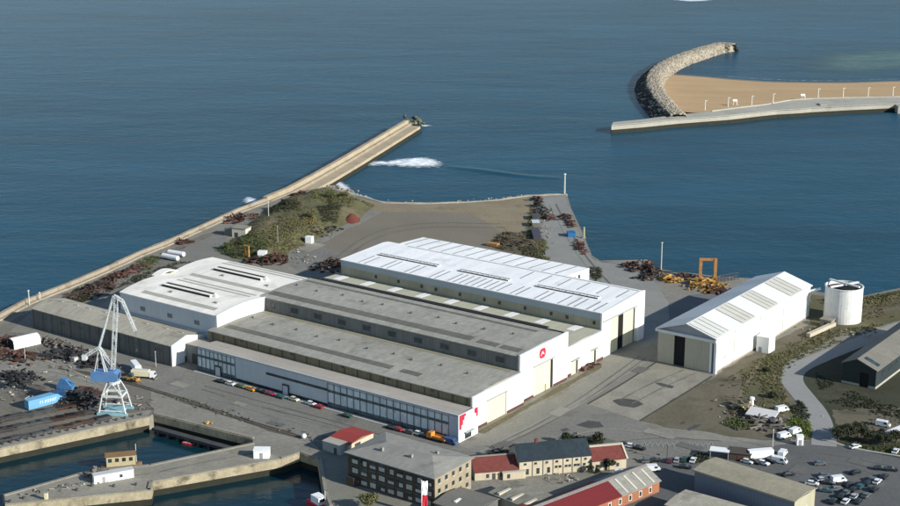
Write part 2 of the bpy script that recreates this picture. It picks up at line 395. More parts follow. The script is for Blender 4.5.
# ledge along the head wall of the upper basin
mb = MB(); a = G(157, 419); b = G(250, 444); d = (b - a).normalized(); nr = Vector((d.y, -d.x, 0))
rot = Matrix(((d.x, -d.y, 0), (d.y, d.x, 0), (0, 0, 1)))
mb.obox((b - a) / 2 + nr * 1.6 + Vector((0, 0, -3.0)), (b - a).length, 2.6, 1.0, rot)
for k in range(9): mb.obox((b - a) * ((k + .5) / 9) + nr * 1.6 + Vector((0, 0, -5.2)), .8, 2.2, 3.4, rot)
tag(mb.build('landing_ledge', dark_metal, loc=a), 'low dark landing ledge running along the head wall of the upper basin', 'landing stage')

# surfaces
sheet('road', [(118, 355), (205, 372), (330, 409), (470, 449), (520, 418), (590, 385), (640, 352), (656, 362), (640, 377), (715, 376), (720, 388), (640, 422), (660, 432), (700, 440), (770, 443), (770, 462), (640, 470), (470, 480), (330, 470), (318, 450), (300, 435), (205, 407), (140, 388), (80, 370)], asphalt_l, 1, .8)
sheet('concrete_pad', [(588, 404), (656, 362.5), (712, 376), (639, 421)], concrete, 2, .15)
sheet('road_strip', [(463, 446), (520, 417), (601, 372), (656, 341), (668, 349), (585, 401), (500, 446)], M('swept_concrete', (.215, .207, .172), .95, .16, .04, .8, .2, streak=((.25, .02, 1), .10), speck=0.22), 3, .4)
sheet('dirt', [(640, 421), (714, 376), (752, 352), (812, 322), (850, 330), (800, 355), (783, 370), (784, 385), (804, 420), (812, 440), (770, 441), (700, 432), (664, 427)], dirt, 4, 2.0)
sheet('grass', [(735, 372), (765, 352), (806, 338), (850, 325), (818, 345), (781, 366), (779, 385), (795, 415), (770, 412), (745, 395)], grassy, 5, 2.5)
sheet('grass', [(812, 295), (858, 298), (900, 290), (1000, 268), (1000, 300), (905, 320), (850, 333), (815, 330), (806, 315)], grassy, 4.5, 1.5)
sheet('dirt_path', [(862, 312), (900, 305), (940, 296), (940, 300), (900, 309), (866, 318)], dirt, 5, .8)
sheet('dark_grass', [(850, 348), (905, 333), (1000, 300), (1100, 330), (1060, 480), (905, 461), (850, 448), (826, 436), (815, 400), (800, 380), (808, 368)], dark_grass, 1, 1.5)
sheet('dirt', [(832, 410), (880, 405), (960, 415), (960, 445), (880, 440), (838, 436)], dirt, 2.5, 2.0)
sheet('gravel', [(335, 262), (318, 246), (342, 232), (372, 218), (384, 211), (430, 212), (480, 213), (528, 220), (536, 262), (536, 300), (400, 290)], gravel, 2, 1.2)
sheet('shore_sand', [(352, 197), (384, 203.4), (421, 204.4), (457, 203.4), (500, 200.6), (527, 197), (536, 205), (535, 236), (500, 232), (485, 222), (470, 213.5), (420, 211.5), (384, 212.5), (366, 208)], sand_edge, 3, .9)
sheet('quay_road', [(541, 199), (565, 196), (570, 212), (580, 236), (592, 259), (602, 263), (640, 262), (650, 275), (669, 303), (700, 296), (735, 290), (735, 300), (668, 345), (640, 352), (610, 300), (550, 268), (541, 240), (543, 215)], quay_road, 2.5, .3)
sheet('hall_shade_patch', [(668, 304), (690, 295), (736, 291), (760, 285), (700, 330), (672, 345)], M('yard_shade', (.14, .14, .135), .95, .15, .05), 4, .4)  # dark sheet painted where the detached hall's shadow falls
sheet('dirt', [(0, 326), (67, 296), (107, 279), (171, 249), (200, 236), (226, 228), (225, 250), (200, 262), (160, 275), (120, 292), (70, 300), (30, 312), (0, 340)], dirt_w, 1, 1.5)
sheet('service_road', [(158, 266), (188, 246), (212, 236), (226, 236), (230, 252), (214, 258), (196, 262), (172, 272)], asphalt_l, 3, .6)
sheet('service_road', [(86, 296), (110, 283), (134, 272), (150, 266), (152, 274), (124, 292), (100, 303)], asphalt_l, 3, .8)
sheet('concrete_slab', [(289, 247), (306, 241.5), (326, 245), (310, 252)], concrete, 5, .3)
sheet('service_road', [(286, 262), (300, 251), (318, 246), (340, 252), (345, 280), (310, 280)], asphalt_l, 3, .6)
sheet('yard_dirt', [(-60, 352), (0, 331), (32, 334), (100, 352), (150, 388), (153, 412), (148, 416), (0, 447), (-60, 460)], dirt_w, 1.5, .8)
sheet('yard_concrete', [(-40, 365), (10, 352), (55, 352), (98, 368), (120, 388), (90, 396), (60, 388), (25, 378), (-40, 385)], yard, 2, 1.8)
sheet('quay_apron', [(-60, 459), (0, 447.5), (148, 416.5), (152, 410), (110, 416), (0, 440), (-60, 452)], concrete, 3, .4)
sheet('mole_deck', [(5.7, 504), (4.6, 496), (91, 471.4), (150, 466), (252, 444.4), (280, 458.6), (151, 481.4), (149, 489.8)], concrete, 1, 0)
sheet('car_park', [(640, 466), (700, 454), (770, 447), (800, 441), (828, 441), (846, 447.5), (902, 459), (1000, 475), (1000, 560), (640, 560), (600, 506)], asphalt_d, 3, .5)
sheet('forecourt', [(318, 452), (352, 440), (355, 478), (440, 505), (470, 520), (340, 520), (327, 490)], M('forecourt_paving', (.19, .185, .15), .95, .2, .05, .7, .15, speck=0.3), 4, .5)
poly, cl = path_poly([(950, 312), (905, 325), (860, 342), (822, 357), (795, 369), (790, 380), (803, 396), (818, 414), (824, 436), (824, 446)], 8.5)
sheet('road', poly, M('pale_road', (.26, .26, .245), .95, .1, .04, .6, .1), 6, 0, world=True)
poly, cl = path_poly([(826, 440), (845, 446.5), (870, 451.5), (905, 457), (960, 468)], .9)
mb = MB(); mb.prism([(p.x, p.y) for p in poly], 0, .16); struct(mb.build('kerb', kerb_pale))
for pl, w in (([(588, 404), (622, 384.5), (656, 362.5)], .7), ([(640, 421), (676, 399), (712, 376.5)], .7)):
    poly, cl = path_poly(pl, w); mb = MB(); mb.prism([(p.x, p.y) for p in poly], 0, .12); struct(mb.build('kerb', kerb_m))
sheet('grass_verge', [(477, 432), (520, 408.5), (601, 363.5), (602, 367.5), (566, 388), (541, 401), (520, 413), (484, 434)], M('verge', (.125, .108, .06), 1, .3, .1, .8, .25, spots=((.15, .14, .11), .12, .52), speck=0.4), 5, .6, 1.5)
# rail strip / rough verge between the road and the dock
poly, cl = path_poly([(60, 368), (110, 378), (160, 392), (205, 407), (255, 424), (303, 438)], 3.0)
sheet('rail_strip', poly, M('oily_ballast', (.095, .085, .066), 1, .35, .1, .9, .3, speck=.4), 5, 1.1, world=True)
for off in (-.72, .72):
    m = MB()
    for a, b in zip(cl[:-1], cl[1:]):
        d = (b - a).normalized(); nr = Vector((-d.y, d.x, 0)); m.tube(a + nr * off + Vector((0, 0, .12)), b + nr * off + Vector((0, 0, .12)), .08, 4)
    struct(m.build('rail', rust_dark))
for pix, am in (([(613, 401), (622, 398.5), (636, 400.5), (643, 404.5), (634, 408), (620, 405.5)], .8), ([(576, 425), (588, 420.5), (601, 422), (604, 427), (590, 428.5)], .8),
            ([(655, 383), (660, 383), (674, 386.5), (672, 388.5), (660, 385.8)], .3), ([(679, 423.5), (683, 421.5), (686, 423), (682, 425)], .2),
            ([(686, 429.5), (694, 425), (702, 424.5), (696, 428.5), (690, 431)], .4), ([(560, 430), (566, 428), (570, 430), (564, 432)], .3)):
    sheet('oil_stain', pix, stain, 7, am, 1.0)
# worn parking bay lines in the yard
for k in range(13):
    x = 640 + k * 5.6
    m = MB()
    a = G(x, 445.5 + (k % 2) * 1.2); b = G(x + 4.2, 441.5 + (k % 3) * .5); c = G(x + 6.5, 447 + (k % 2))
    for p, q in ((a, b), (b, c)):
        d = (q - p).normalized(); nr = Vector((-d.y, d.x, 0)) * .12
        m.add([p + nr + Vector((0, 0, .1)), p - nr + Vector((0, 0, .1)), q - nr + Vector((0, 0, .1)), q + nr + Vector((0, 0, .1))], [(0, 1, 2, 3)])
    struct(m.build('bay_line', paint_line))
# thin traffic line along the front yard
for pa, pb in (((480, 452), (585, 398)), ((300, 437), (318, 449))):
    a, b = G(*pa), G(*pb); d = (b - a).normalized(); nr = Vector((-d.y, d.x, 0)) * .13; m = MB(); up = Vector((0, 0, .09))
    m.add([a + nr + up, a - nr + up, b - nr + up, b + nr + up], [(0, 1, 2, 3)]); struct(m.build('road_line', paint_line))

# ------------------------------------------------------------------ sea wall, pier, beach, breakwater
def ribbon(pix, prof, name, mat, label, cat, closed_ends=True, zref=0.0, jit=0.0):
    c = [G(p[0], p[1], zref) for p in pix]
    q = [c[0]]
    for a, b in zip(c[:-1], c[1:]):
        k = max(1, int((b - a).length / 5))
        q += [a.lerp(b, (j + 1) / k) for j in range(k)]
    c = q; vs, fs = [], []; n = len(prof)
    for i, p in enumerate(c):
        t = (c[min(i + 1, len(c) - 1)] - c[max(i - 1, 0)]); t.z = 0; t.normalize(); nr = Vector((-t.y, t.x, 0))
        for (o, z) in prof:
            e = noise.noise(Vector((p.x * .2, p.y * .2, o))) * jit
            vs.append((p.x + nr.x * (o + e), p.y + nr.y * (o + e), z + e * .3))
    for i in range(len(c) - 1):
        for k in range(n):
            a = i * n + k; b = i * n + (k + 1) % n; fs.append((a, b, b + n, a + n))
    fs.append(tuple(range(n))); fs.append(tuple(range((len(c) - 1) * n, len(c) * n)))
    mb = MB(); mb.add(vs, fs)
    o = mb.build(name, mat)
    if label: tag(o, label, cat)
    return o
# nr points to the left of travel (seaward when walking towards the pier)
ribbon([(-60, 340), (0, 320), (29, 304), (67, 289), (107, 272), (139, 257), (171, 244), (193, 234), (241, 212), (268, 202)],
       [(2.6, -8), (2.1, 2.2), (0.5, 2.2), (0.3, .7), (-1.3, .7), (-1.5, -1)], 'sea_wall', stone, 'long tan stone sea wall along the open sea on the left', 'sea wall', jit=.35)
pier = thing('pier', 'straight tan stone pier jutting from the sea wall into open water', 'pier', (0, 0, 0))
PD = [(-4.0, -8), (-3.9, .6), (4.2, .6), (4.2, -8)]
pl = [(268, 202), (291, 192.5), (318, 178), (350, 159.5), (380, 141.5), (409, 124)]
o = ribbon(pl, [(3.6, -8), (3.2, 3.0), (.6, 3.0), (.4, -1.0), (-8.6, -1.2), (-9.0, -8)], 'deck', pier_m, None, None, jit=.25); o.parent = pier
o = ribbon([(p[0] - .3, p[1] - .6) for p in pl], [(-.6, -1.1), (-.6, .6), (-2.2, .6), (-2.2, -1.1)], 'step_course', stone, None, None, jit=.1); o.parent = pier
o = ribbon(pl, [(-8.9, -6.5), (-8.9, -2.9), (-9.6, -3.2), (-9.9, -6.5)], 'weed_band', weed, None, None, jit=.1); o.parent = pier
# rubble at the pier head
def boulders(mb, n, fn, smin, smax):
    ico = [(0, 0, 1), (.894, 0, .447), (.276, .851, .447), (-.724, .526, .447), (-.724, -.526, .447), (.276, -.851, .447),
           (.724, .526, -.447), (-.276, .851, -.447), (-.894, 0, -.447), (-.276, -.851, -.447), (.724, -.526, -.447), (0, 0, -1)]
    fa = [(0, 1, 2), (0, 2, 3), (0, 3, 4), (0, 4, 5), (0, 5, 1), (1, 6, 2), (2, 7, 3), (3, 8, 4), (4, 9, 5), (5, 10, 1), (6, 7, 2), (7, 8, 3), (8, 9, 4), (9, 10, 5), (10, 6, 1), (11, 7, 6), (11, 8, 7), (11, 9, 8), (11, 10, 9), (11, 6, 10)]
    for _ in range(n):
        c = fn(); s = random.uniform(smin, smax); ax, ay, az = s * random.uniform(.7, 1.3), s * random.uniform(.7, 1.3), s * random.uniform(.6, 1.0)
        r = Matrix.Rotation(random.uniform(0, 6.28), 3, 'Z') @ Matrix.Rotation(random.uniform(-.5, .5), 3, 'X')
        mb.add([r @ Vector((v[0] * ax * random.uniform(.8, 1.15), v[1] * ay * random.uniform(.8, 1.15), v[2] * az)) + c for v in ico], fa)
hd = G(415, 123, SEA)
mb = MB(); boulders(mb, 60, lambda: hd + Vector((random.gauss(0, 4), random.gauss(0, 7), random.uniform(-1, 2.2))), 1.0, 2.2)
tag(mb.build('rock_heap', M('weedy_rock', (.11, .12, .085), .95, .2, .2, 1, .1, island=.4)), 'dark weedy rocks heaped off the end of the straight pier', 'rocks', kind='stuff')
mb = MB()
def fn():
    t = random.random(); a, b = G(327, 187), G(356, 195); p = a.lerp(b, t); return p + Vector((random.gauss(0, 2), random.gauss(2, 5), random.uniform(-4, -.5)))
boulders(mb, 120, fn, .7, 1.6)
def fn():
    pts = [(384, 203), (421, 204), (457, 203), (500, 200), (528, 196)]; i = random.randrange(4); p = G(*pts[i]).lerp(G(*pts[i + 1]), random.random())
    return p + Vector((random.gauss(0, 1), random.gauss(2, 2.5), random.uniform(-3, -.2)))
boulders(mb, 420, fn, .3, .75)
tag(mb.build('shore_stones', boulder_m), 'pale stones lining the water edge of the gravel cove beside the pier', 'stones', kind='stuff')

def wear(name, pix, w, mat, lev, amp=.3):
    pl_, _ = path_poly(pix, w); return sheet(name, pl_, mat, lev, amp, 2.0, world=True)
trk = M('tyre_track', (.135, .13, .112), .95, .3, .1, 1.0, .25, speck=.3); lite = M('dusty_track', (.245, .235, .195), .95, .25, .08, 1.0, .2, speck=.25); rpr = M('asphalt_repair', (.12, .118, .108), .95, .2, .2, 1.0, .2, speck=.25)
for pix, w, mt in (([(210, 398), (260, 412), (330, 432), (400, 446), (470, 456)], .5, lite), ([(214, 394), (264, 408), (334, 428), (404, 442), (474, 452)], .5, lite), ([(205, 386), (262, 402), (330, 420), (385, 436)], .6, trk), ([(202, 389.5), (258, 406), (328, 424), (380, 439)], .6, trk),
        ([(490, 447), (540, 424), (590, 392), (640, 356)], .7, trk), ([(496, 448.5), (546, 426), (596, 394), (646, 358)], .7, trk), ([(560, 440), (600, 428), (640, 432), (700, 440)], .8, lite), ([(520, 436), (575, 408), (610, 386)], .7, lite), ([(600, 446), (650, 437), (720, 441)], .6, trk),
        ([(620, 400), (650, 384), (684, 370)], .5, trk), ([(632, 404), (662, 388), (696, 373)], .5, trk), ([(606, 300), (626, 320), (640, 345)], .7, lite), ([(550, 205), (566, 235), (585, 265), (620, 300)], .8, lite), ([(556, 204), (572, 235), (592, 265), (628, 302)], .8, trk),
        ([(738, 400), (744, 388), (756, 368), (768, 352)], 1.6, M('earth_path', (.16, .135, .09), .95, .2, .1, 1, .2, speck=.3)), ([(0, 352), (40, 358), (90, 378), (130, 398)], 1.4, lite), ([(10, 372), (50, 368), (96, 384)], 1.2, lite), ([(330, 262), (370, 232), (420, 222), (500, 224)], 1.2, trk), ([(335, 266), (375, 236), (425, 226), (505, 228)], 1.2, trk),
        ([(760, 470), (800, 460), (850, 465), (890, 480)], 1.0, rpr), ([(700, 470), (760, 455), (820, 452), (890, 466)], .5, rpr), ([(160, 472), (200, 463), (262, 452)], .5, trk), ([(20, 499), (80, 482), (150, 474)], .5, trk), ([(160, 470), (215, 458), (280, 448)], .4, lite)):
    wk_ = globals().get('wk_', 0) + 1; wear('wear_track', pix, w, mt, 8 + (wk_ % 5) * .35, .25)
rn_ = random.Random(11)
for cx_, cy_, u_, v_ in ((330, 440, 9, 4), (276, 424, 7, 3), (420, 455, 8, 3), (505, 446, 6, 8), (560, 412, 5, 9), (600, 440, 10, 5), (660, 434, 12, 4), (640, 370, 5, 7), (570, 230, 6, 9), (240, 404, 6, 3), (690, 447, 9, 4), (800, 470, 6, 7), (860, 463, 8, 4), (770, 478, 5, 6), (360, 434, 6, 3), (625, 330, 7, 9), (180, 385, 8, 4)):
    p = G(cx_, cy_); a_ = A0 + rn_.uniform(-.06, .06); c_, s_ = math.cos(a_), math.sin(a_)
    pl_ = [p + Vector((c_ * x - s_ * y, s_ * x + c_ * y, 0)) for x, y in ((-u_ / 2, -v_ / 2), (u_ / 2, -v_ / 2), (u_ / 2, v_ / 2), (-u_ / 2, v_ / 2))]
    sheet('repair_patch', pl_, rpr if rn_.random() < .6 else lite, 10 + (int(cx_) % 3) * .35, .12, 1.5, world=True)
for pa, h, w in (([(446, 166.5), (470, 169), (500, 173), (530, 177), (562, 178)], .7, 16), ([(300, 225), (240, 232)], 0, 4)):
    if not h: continue
    cs_ = [G(x, y, SEA) for x, y in pa]
    for _ in range(3):
        z_ = [cs_[0]]
        for a, b in zip(cs_[:-1], cs_[1:]): z_ += [a.lerp(b, .25), a.lerp(b, .75)]
        cs_ = z_ + [cs_[-1]]
    m = MB(); K_ = 10; NN = len(cs_)
    for i, p in enumerate(cs_):
        t_ = (cs_[min(i + 1, NN - 1)] - cs_[max(i - 1, 0)]).normalized(); nr = Vector((-t_.y, t_.x, 0)); e = math.sin(math.pi * i / (NN - 1)) ** .6
        for k in range(K_ + 1): f = k / K_; q_ = p + nr * (f - .5) * w; m.v.append((q_.x, q_.y, SEA - .06 + h * e * math.sin(math.pi * f) ** 2 * (1 if f < .5 else 1)))
    for i in range(NN - 1):
        for k in range(K_): a = i * (K_ + 1) + k; m.f.append((a, a + 1, a + K_ + 2, a + K_ + 1))
    o_ = struct(m.build('swell', sea_m, smooth=True, fix=False))
    if o_.data.polygons[0].normal.z < 0: o_.data.flip_normals()
# far beach
top = [(690, 109), (680, 102), (668, 88), (664, 76)]
wl = [(656, 74), (672, 73.8), (700, 76), (727, 78.6), (760, 81), (800, 82.4), (850, 82.2), (905, 80.5), (1000, 78)]
inl = [(657, 90), (682, 101), (712, 103), (735, 103), (765, 101), (800, 97), (850, 95.5), (905, 95), (1000, 93)]
bk = [(664, 106), (684, 113), (712, 112), (735, 109), (765, 106), (800, 101), (850, 100), (905, 99.5), (1000, 97)]
vs, fs = [], []
rows = [[G(x, y + .0, SEA - .6) + Vector((0, 14, -.8)) for x, y in wl], [G(x, y, SEA) + Vector((0, 0, .1)) for x, y in wl], [G(x, y + 1.4, SEA) + Vector((0, 0, .5)) for x, y in wl],
        [G(x, y, -1.0) for x, y in inl], [G(x, y, .3) for x, y in bk]]
n = len(wl)
for i in range(len(rows) - 1):
    pass
def strip_mesh(name, rows, mat):
    # refine along the strip for a curved water line
    vs, fs = [], []; nn = 0
    for r in rows:
        q = r
        for _ in range(2):
            z = [q[0]]
            for a, b in zip(q[:-1], q[1:]): z += [a.lerp(b, .25), a.lerp(b, .75)]
            q = z + [q[-1]]
        nn = len(q)
        vs += [tuple(p + Vector((0, noise.noise(p * .03) * 2.0, 0))) for p in q]
    for i in range(len(rows) - 1):
        for k in range(nn - 1):
            a = i * nn + k; fs.append((a, a + 1, a + 1 + nn, a + nn))
    mb = MB(); mb.add(vs, fs); return struct(mb.build(name, mat, fix=True, smooth=True))
strip_mesh('beach', rows[2:], sand)
strip_mesh('wet_beach', rows[:3], wet_sand)

# curved rubble breakwater
bwc = [(731, 43.5), (722, 42.6), (709, 45.5), (695, 50), (680, 55), (667, 61), (658, 68), (653.5, 76), (654.5, 85), (661, 95), (669, 104), (678, 113)]
cp = [G(x, y, 3.5) for x, y in bwc]
q = cp
for _ in range(3):
    z = [q[0]]
    for a, b in zip(q[:-1], q[1:]): z += [a.lerp(b, .25), a.lerp(b, .75)]
    q = z + [q[-1]]
cp = q
bw = thing('breakwater', 'curved rubble breakwater of pale boulders hooking around the sandy beach', 'breakwater', cp[0])
prof = [(19, -9), (15.0, -5), (6.0, 2.6), (3.6, 3.3), (-3.2, 3.3), (-5.6, 2.4), (-10, -5), (-13, -9)]
vs, fs, n = [], [], len(prof); frames = []
for i, p in enumerate(cp):
    t = (cp[min(i + 1, len(cp) - 1)] - cp[max(i - 1, 0)]); t.z = 0; t.normalize(); nr = Vector((t.y, -t.x, 0)); frames.append((p, nr, t))
    taper = 1.0 if 4 < i else .55 + .1 * i
    for o, z in prof: vs.append(Vector((p.x, p.y, 0)) + nr * o * taper + Vector((0, 0, z if i else min(z, 1))))
vs = [v - cp[0] for v in vs]
for i in range(len(cp) - 1):
    for k in range(n - 1):
        a = i * n + k; fs.append((a, a + 1, a + 1 + n, a + n))
fs.append(tuple(range(n)))
mb = MB(); mb.add(vs, fs); mb.build('core', boulder_m, bw)
mb = MB()
def fn():
    i = random.randrange(len(frames)); p, nr, t = frames[i]; o = random.uniform(*ORNG)
    taper = 1.0 if 4 < i else .55 + .1 * i
    zz = 3.3 if -3.2 < o < 3.6 else (3.3 - (o - 3.6) * .29 if 3.6 <= o < 6 else 2.6 - (o - 6) * .84) if o > 0 else (3.3 + (o + 3.2) * .37 if o > -5.6 else 2.4 + (o + 5.6) * 1.6)
    return Vector((p.x, p.y, 0)) + nr * o * taper + t * random.uniform(-3, 3) + Vector((0, 0, zz - .1)) - cp[0]
ORNG = (-10.5, 6.4)
boulders(mb, 4200, fn, .45, 1.15)
bo = mb.build('boulder', boulder_m, bw); bo['kind'] = 'stuff'
mb = MB(); ORNG = (6.2, 15.8); boulders(mb, 2000, fn, .6, 1.4)
bo = mb.build('wet_shaded_boulder', M('wet_shaded_rock', (.030, .030, .026), .7, .2, .1, 1.0, .12, island=.45), bw); bo['kind'] = 'stuff'  # wet algae-dark rock, with the seaward slope's shade added to its colour
# promenade quay
fr_e = [(611.5, 125.5), (640, 123.2), (677, 119.5), (730, 115.5), (760, 112), (777, 110.3), (800, 109), (812, 108), (850, 106), (905, 103.5), (1000, 99)]
bk_e = [(613, 122), (640, 119.5), (677, 114.5), (712, 111.5), (735, 108.5), (765, 105), (790, 100.5), (812, 99), (850, 98), (905, 97), (1000, 94)]
prom = thing('promenade_quay', 'long pale concrete quay wall below the sandy beach', 'quay', G(611.5, 125.5, 1))
pf = [G(x, y, 1.0) for x, y in fr_e]; pb = [G(x, y, 1.0) for x, y in bk_e]; o0 = G(611.5, 125.5, 1)
mb = MB(); mb.prism([(p.x - o0.x, p.y - o0.y) for p in pf + pb[::-1]], -9, 0); mb.build('deck', prom_m, prom)
m1, m2 = MB(), MB()
for a, b in zip(pf[:-1], pf[1:]):
    a = a - o0; b = b - o0; d = (b - a).normalized(); rot = Matrix(((d.x, -d.y, 0), (d.y, d.x, 0), (0, 0, 1))); nr = Vector((d.y, -d.x, 0))
    m1.obox((a + b) / 2 + nr * .2 + Vector((0, 0, .25)), (b - a).length + .3, 1.2, .5, rot)
    m2.obox((a + b) / 2 + nr * .3 + Vector((0, 0, -4.9)), (b - a).length + .4, .7, 3.4, rot)
m1.build('kerb', prom_m, prom); m2.build('weed_band', weed, prom)
m1 = MB()
for a, b in zip(pb[3:-1], pb[4:]):
    a = a - o0; b = b - o0; d = (b - a).normalized(); rot = Matrix(((d.x, -d.y, 0), (d.y, d.x, 0), (0, 0, 1)))
    m1.obox((a + b) / 2 + Vector((0, 0, .45)), (b - a).length + .3, .8, .9, rot)
m1.build('parapet', prom_m, prom)
rp = thing('slipway_block', 'pale concrete block beside the dark opening in the far quay', 'block', G(820, 112.5, SEA))
mb = MB(); mb.box(-1, 4, -4, 5, 0, 7.0); mb.build('block', prom_m, rp)
mb = MB(); mb.box(-9, -1.2, -2.5, 5, 0, 5.4); mb.build('opening', black_in, rp)  # solid black box drawn in place of the shaded opening
mb = MB(); mb.box(-4, 16, -5, 5, 0, 5.0); mb.box(-3.6, 15.6, -4.6, 4.6, 5, 5.6)
tag(mb.build('quay_landing', prom_m, loc=G(901, 112.5, SEA)), 'pale landing block projecting from the far quay at the right edge', 'landing stage')

# lamp posts on the far promenade
def lamp_post(label, loc, h, group):
    t = thing('lamp_post', label, 'lamp post', loc, 0, group)
    m = MB(); m.tube((0, 0, 0), (0, 0, h), .30, 6, .20); m.build('pole', white_plain, t)
    m = MB(); m.box(-.2, 1.6, -.25, .25, h - .1, h + .2); m.build('lamp_head', white_plain, t)
    m = MB(); m.box(-.45, .45, -.45, .45, 0, .5); m.build('base', concrete, t)
    return t
ordn = ['first', 'second', 'third', 'fourth', 'fifth', 'sixth', 'seventh', 'eighth']
lp0 = None
for k, (x, y) in enumerate([(705, 111), (728, 108), (751.7, 106.2), (773, 104), (818, 98.8), (843, 98), (868, 97.6), (892.7, 97)]):
    lb = '%s white lamp post from the left along the far beach promenade' % ordn[k]
    if lp0 is None: lp0 = lamp_post(lb, G(x, y, 1), 8.0, 'lamp posts along the beach promenade')
    else: dup(lp0, G(x, y, 1), 0, lb, 'lamp posts along the beach promenade')
for k, (x, y, lb) in enumerate([(735, 105, 'white lifeguard stand on the beach between second and third lamp posts'), (803, 99.5, 'white lifeguard stand on the beach left of the fifth lamp post')]):
    t = thing('lifeguard_stand', lb, 'lifeguard stand', G(x, y, 0), 0, 'lifeguard stands on the beach')
    for sx in (-1.6, 1.6):
        for sy in (-1, 1): m = MB(); m.tube((sx, sy, 0), (sx * .8, sy * .8, 3), .18, 5); m.build('leg', white_plain, t)
    m = MB(); m.box(-1.7, 1.7, -1.1, 1.1, 3, 3.3); m.build('platform', white_plain, t)
    m = MB(); m.box(-1.7, 1.7, .9, 1.1, 3.3, 4.4); m.build('backrest', white_plain, t)

# foam
def foam(pix, label, z=SEA + .25, hump=0.0, mat=None, res=1.6):
    pts = [G(x, y, SEA) for x, y in pix]
    xs = [p.x for p in pts]; ys = [p.y for p in pts]
    x0, x1, y0, y1 = min(xs) - 2, max(xs) + 2, min(ys) - 2, max(ys) + 2
    nx = max(6, int((x1 - x0) / res)); ny = max(6, int((y1 - y0) / res))
    def inside(p):
        r = False; j = len(pts) - 1
        for i in range(len(pts)):
            a, b = pts[i], pts[j]
            if (a.y > p.y) != (b.y > p.y) and p.x < (b.x - a.x) * (p.y - a.y) / (b.y - a.y) + a.x: r = not r
            j = i
        return r
    def dist(p):
        dm = 1e9
        for i in range(len(pts)):
            a, b = pts[i], pts[(i + 1) % len(pts)]; ab = b - a; t = max(0, min(1, ((p.x - a.x) * ab.x + (p.y - a.y) * ab.y) / (ab.x ** 2 + ab.y ** 2 + 1e-9)))
            dm = min(dm, math.hypot(a.x + ab.x * t - p.x, a.y + ab.y * t - p.y))
        return dm
    vs, ed = [], []
    wd = min(x1 - x0, y1 - y0) * .22
    for j in range(ny + 1):
        for i in range(nx + 1):
            p = Vector((x0 + (x1 - x0) * i / nx, y0 + (y1 - y0) * j / ny, z))
            d = dist(p) if inside(p) else -dist(p)
            e = max(-.6, min(.45, d / wd * .45)); ed.append(e)
            vs.append((p.x, p.y, z + hump * max(0, min(1, d / wd)) * (.5 + .6 * noise.noise(p * .25) + .5 * noise.noise(p * .9))))
    fs = [(j * (nx + 1) + i, j * (nx + 1) + i + 1, (j + 1) * (nx + 1) + i + 1, (j + 1) * (nx + 1) + i) for j in range(ny) for i in range(nx)
          if max(ed[j * (nx + 1) + i], ed[j * (nx + 1) + i + 1], ed[(j + 1) * (nx + 1) + i + 1], ed[(j + 1) * (nx + 1) + i]) > -.3]
    me = bpy.data.meshes.new('foam'); me.from_pydata(vs, [], fs); me.materials.append(mat or foam_m)
    at = me.attributes.new('edge', 'FLOAT', 'POINT')
    for i, e in enumerate(ed): at.data[i].value = e
    for p in me.polygons: p.use_smooth = True
    o = bpy.data.objects.new('foam', me); C.objects.link(o); return tag(o, label, 'foam', kind='stuff')
foam([(360, 163.5), (372, 160.5), (385, 161), (400, 158.5), (425, 157), (440, 160), (446, 164), (440, 168), (420, 169), (400, 168), (385, 166.5), (366, 167)], 'long white breaking wave beside the straight pier', hump=1.3)
foam([(240, 202.5), (245, 196), (253, 197.5), (262, 201), (270, 203), (258, 206), (246, 205)], 'white burst of spray against the sea wall', hump=1.1)
foam([(331, 184), (340, 180), (350, 186), (357, 194), (352, 195), (342, 190), (333, 188)], 'foam washing the stones where pier meets cove', hump=.5)
ribbon([(350, 193.5), (384, 202.6), (421, 203.6), (457, 202.6), (500, 199.7), (528, 195.8), (567, 194.2)], [(1.6, -8), (1.3, .25), (-1.2, .25), (-1.5, -1)], 'stone_edge', M('pale_edge_stone', (.36, .33, .26), .95, .25, .3, 1.2, .2), 'thin pale stone edge along the water side of the gravel cove', 'stone edge', jit=.9)
o_ = foam([(795, 62), (820, 53), (860, 49), (920, 47), (960, 50), (960, 68), (900, 72), (850, 73), (810, 71)], 'pale greenish shallow water over a sandbank off the far beach', z=SEA + .06, mat=shoal_m, res=6.0); o_.name = 'shallow_water'; o_['category'] = 'water'
foam([(636, 92), (641, 96), (650, 104), (657, 113), (652, 114), (644, 105), (636, 97)], 'foam along the seaward foot of the curved breakwater')
foam([(727, 75.8), (760, 78.7), (800, 80.4), (850, 80.2), (905, 78.7), (905, 79.4), (850, 81.0), (800, 81.2), (760, 79.5), (727, 76.8)], 'pale surf line along the far sandy beach')
foam([(414, 126), (425, 124.6), (434, 125.8), (425, 127.2)], 'small streak of foam off the pier head')
foam([(655, -2), (690, -3), (715, -1), (712, 1.2), (690, 2), (676, .8)], 'distant patch of white water at the top edge')

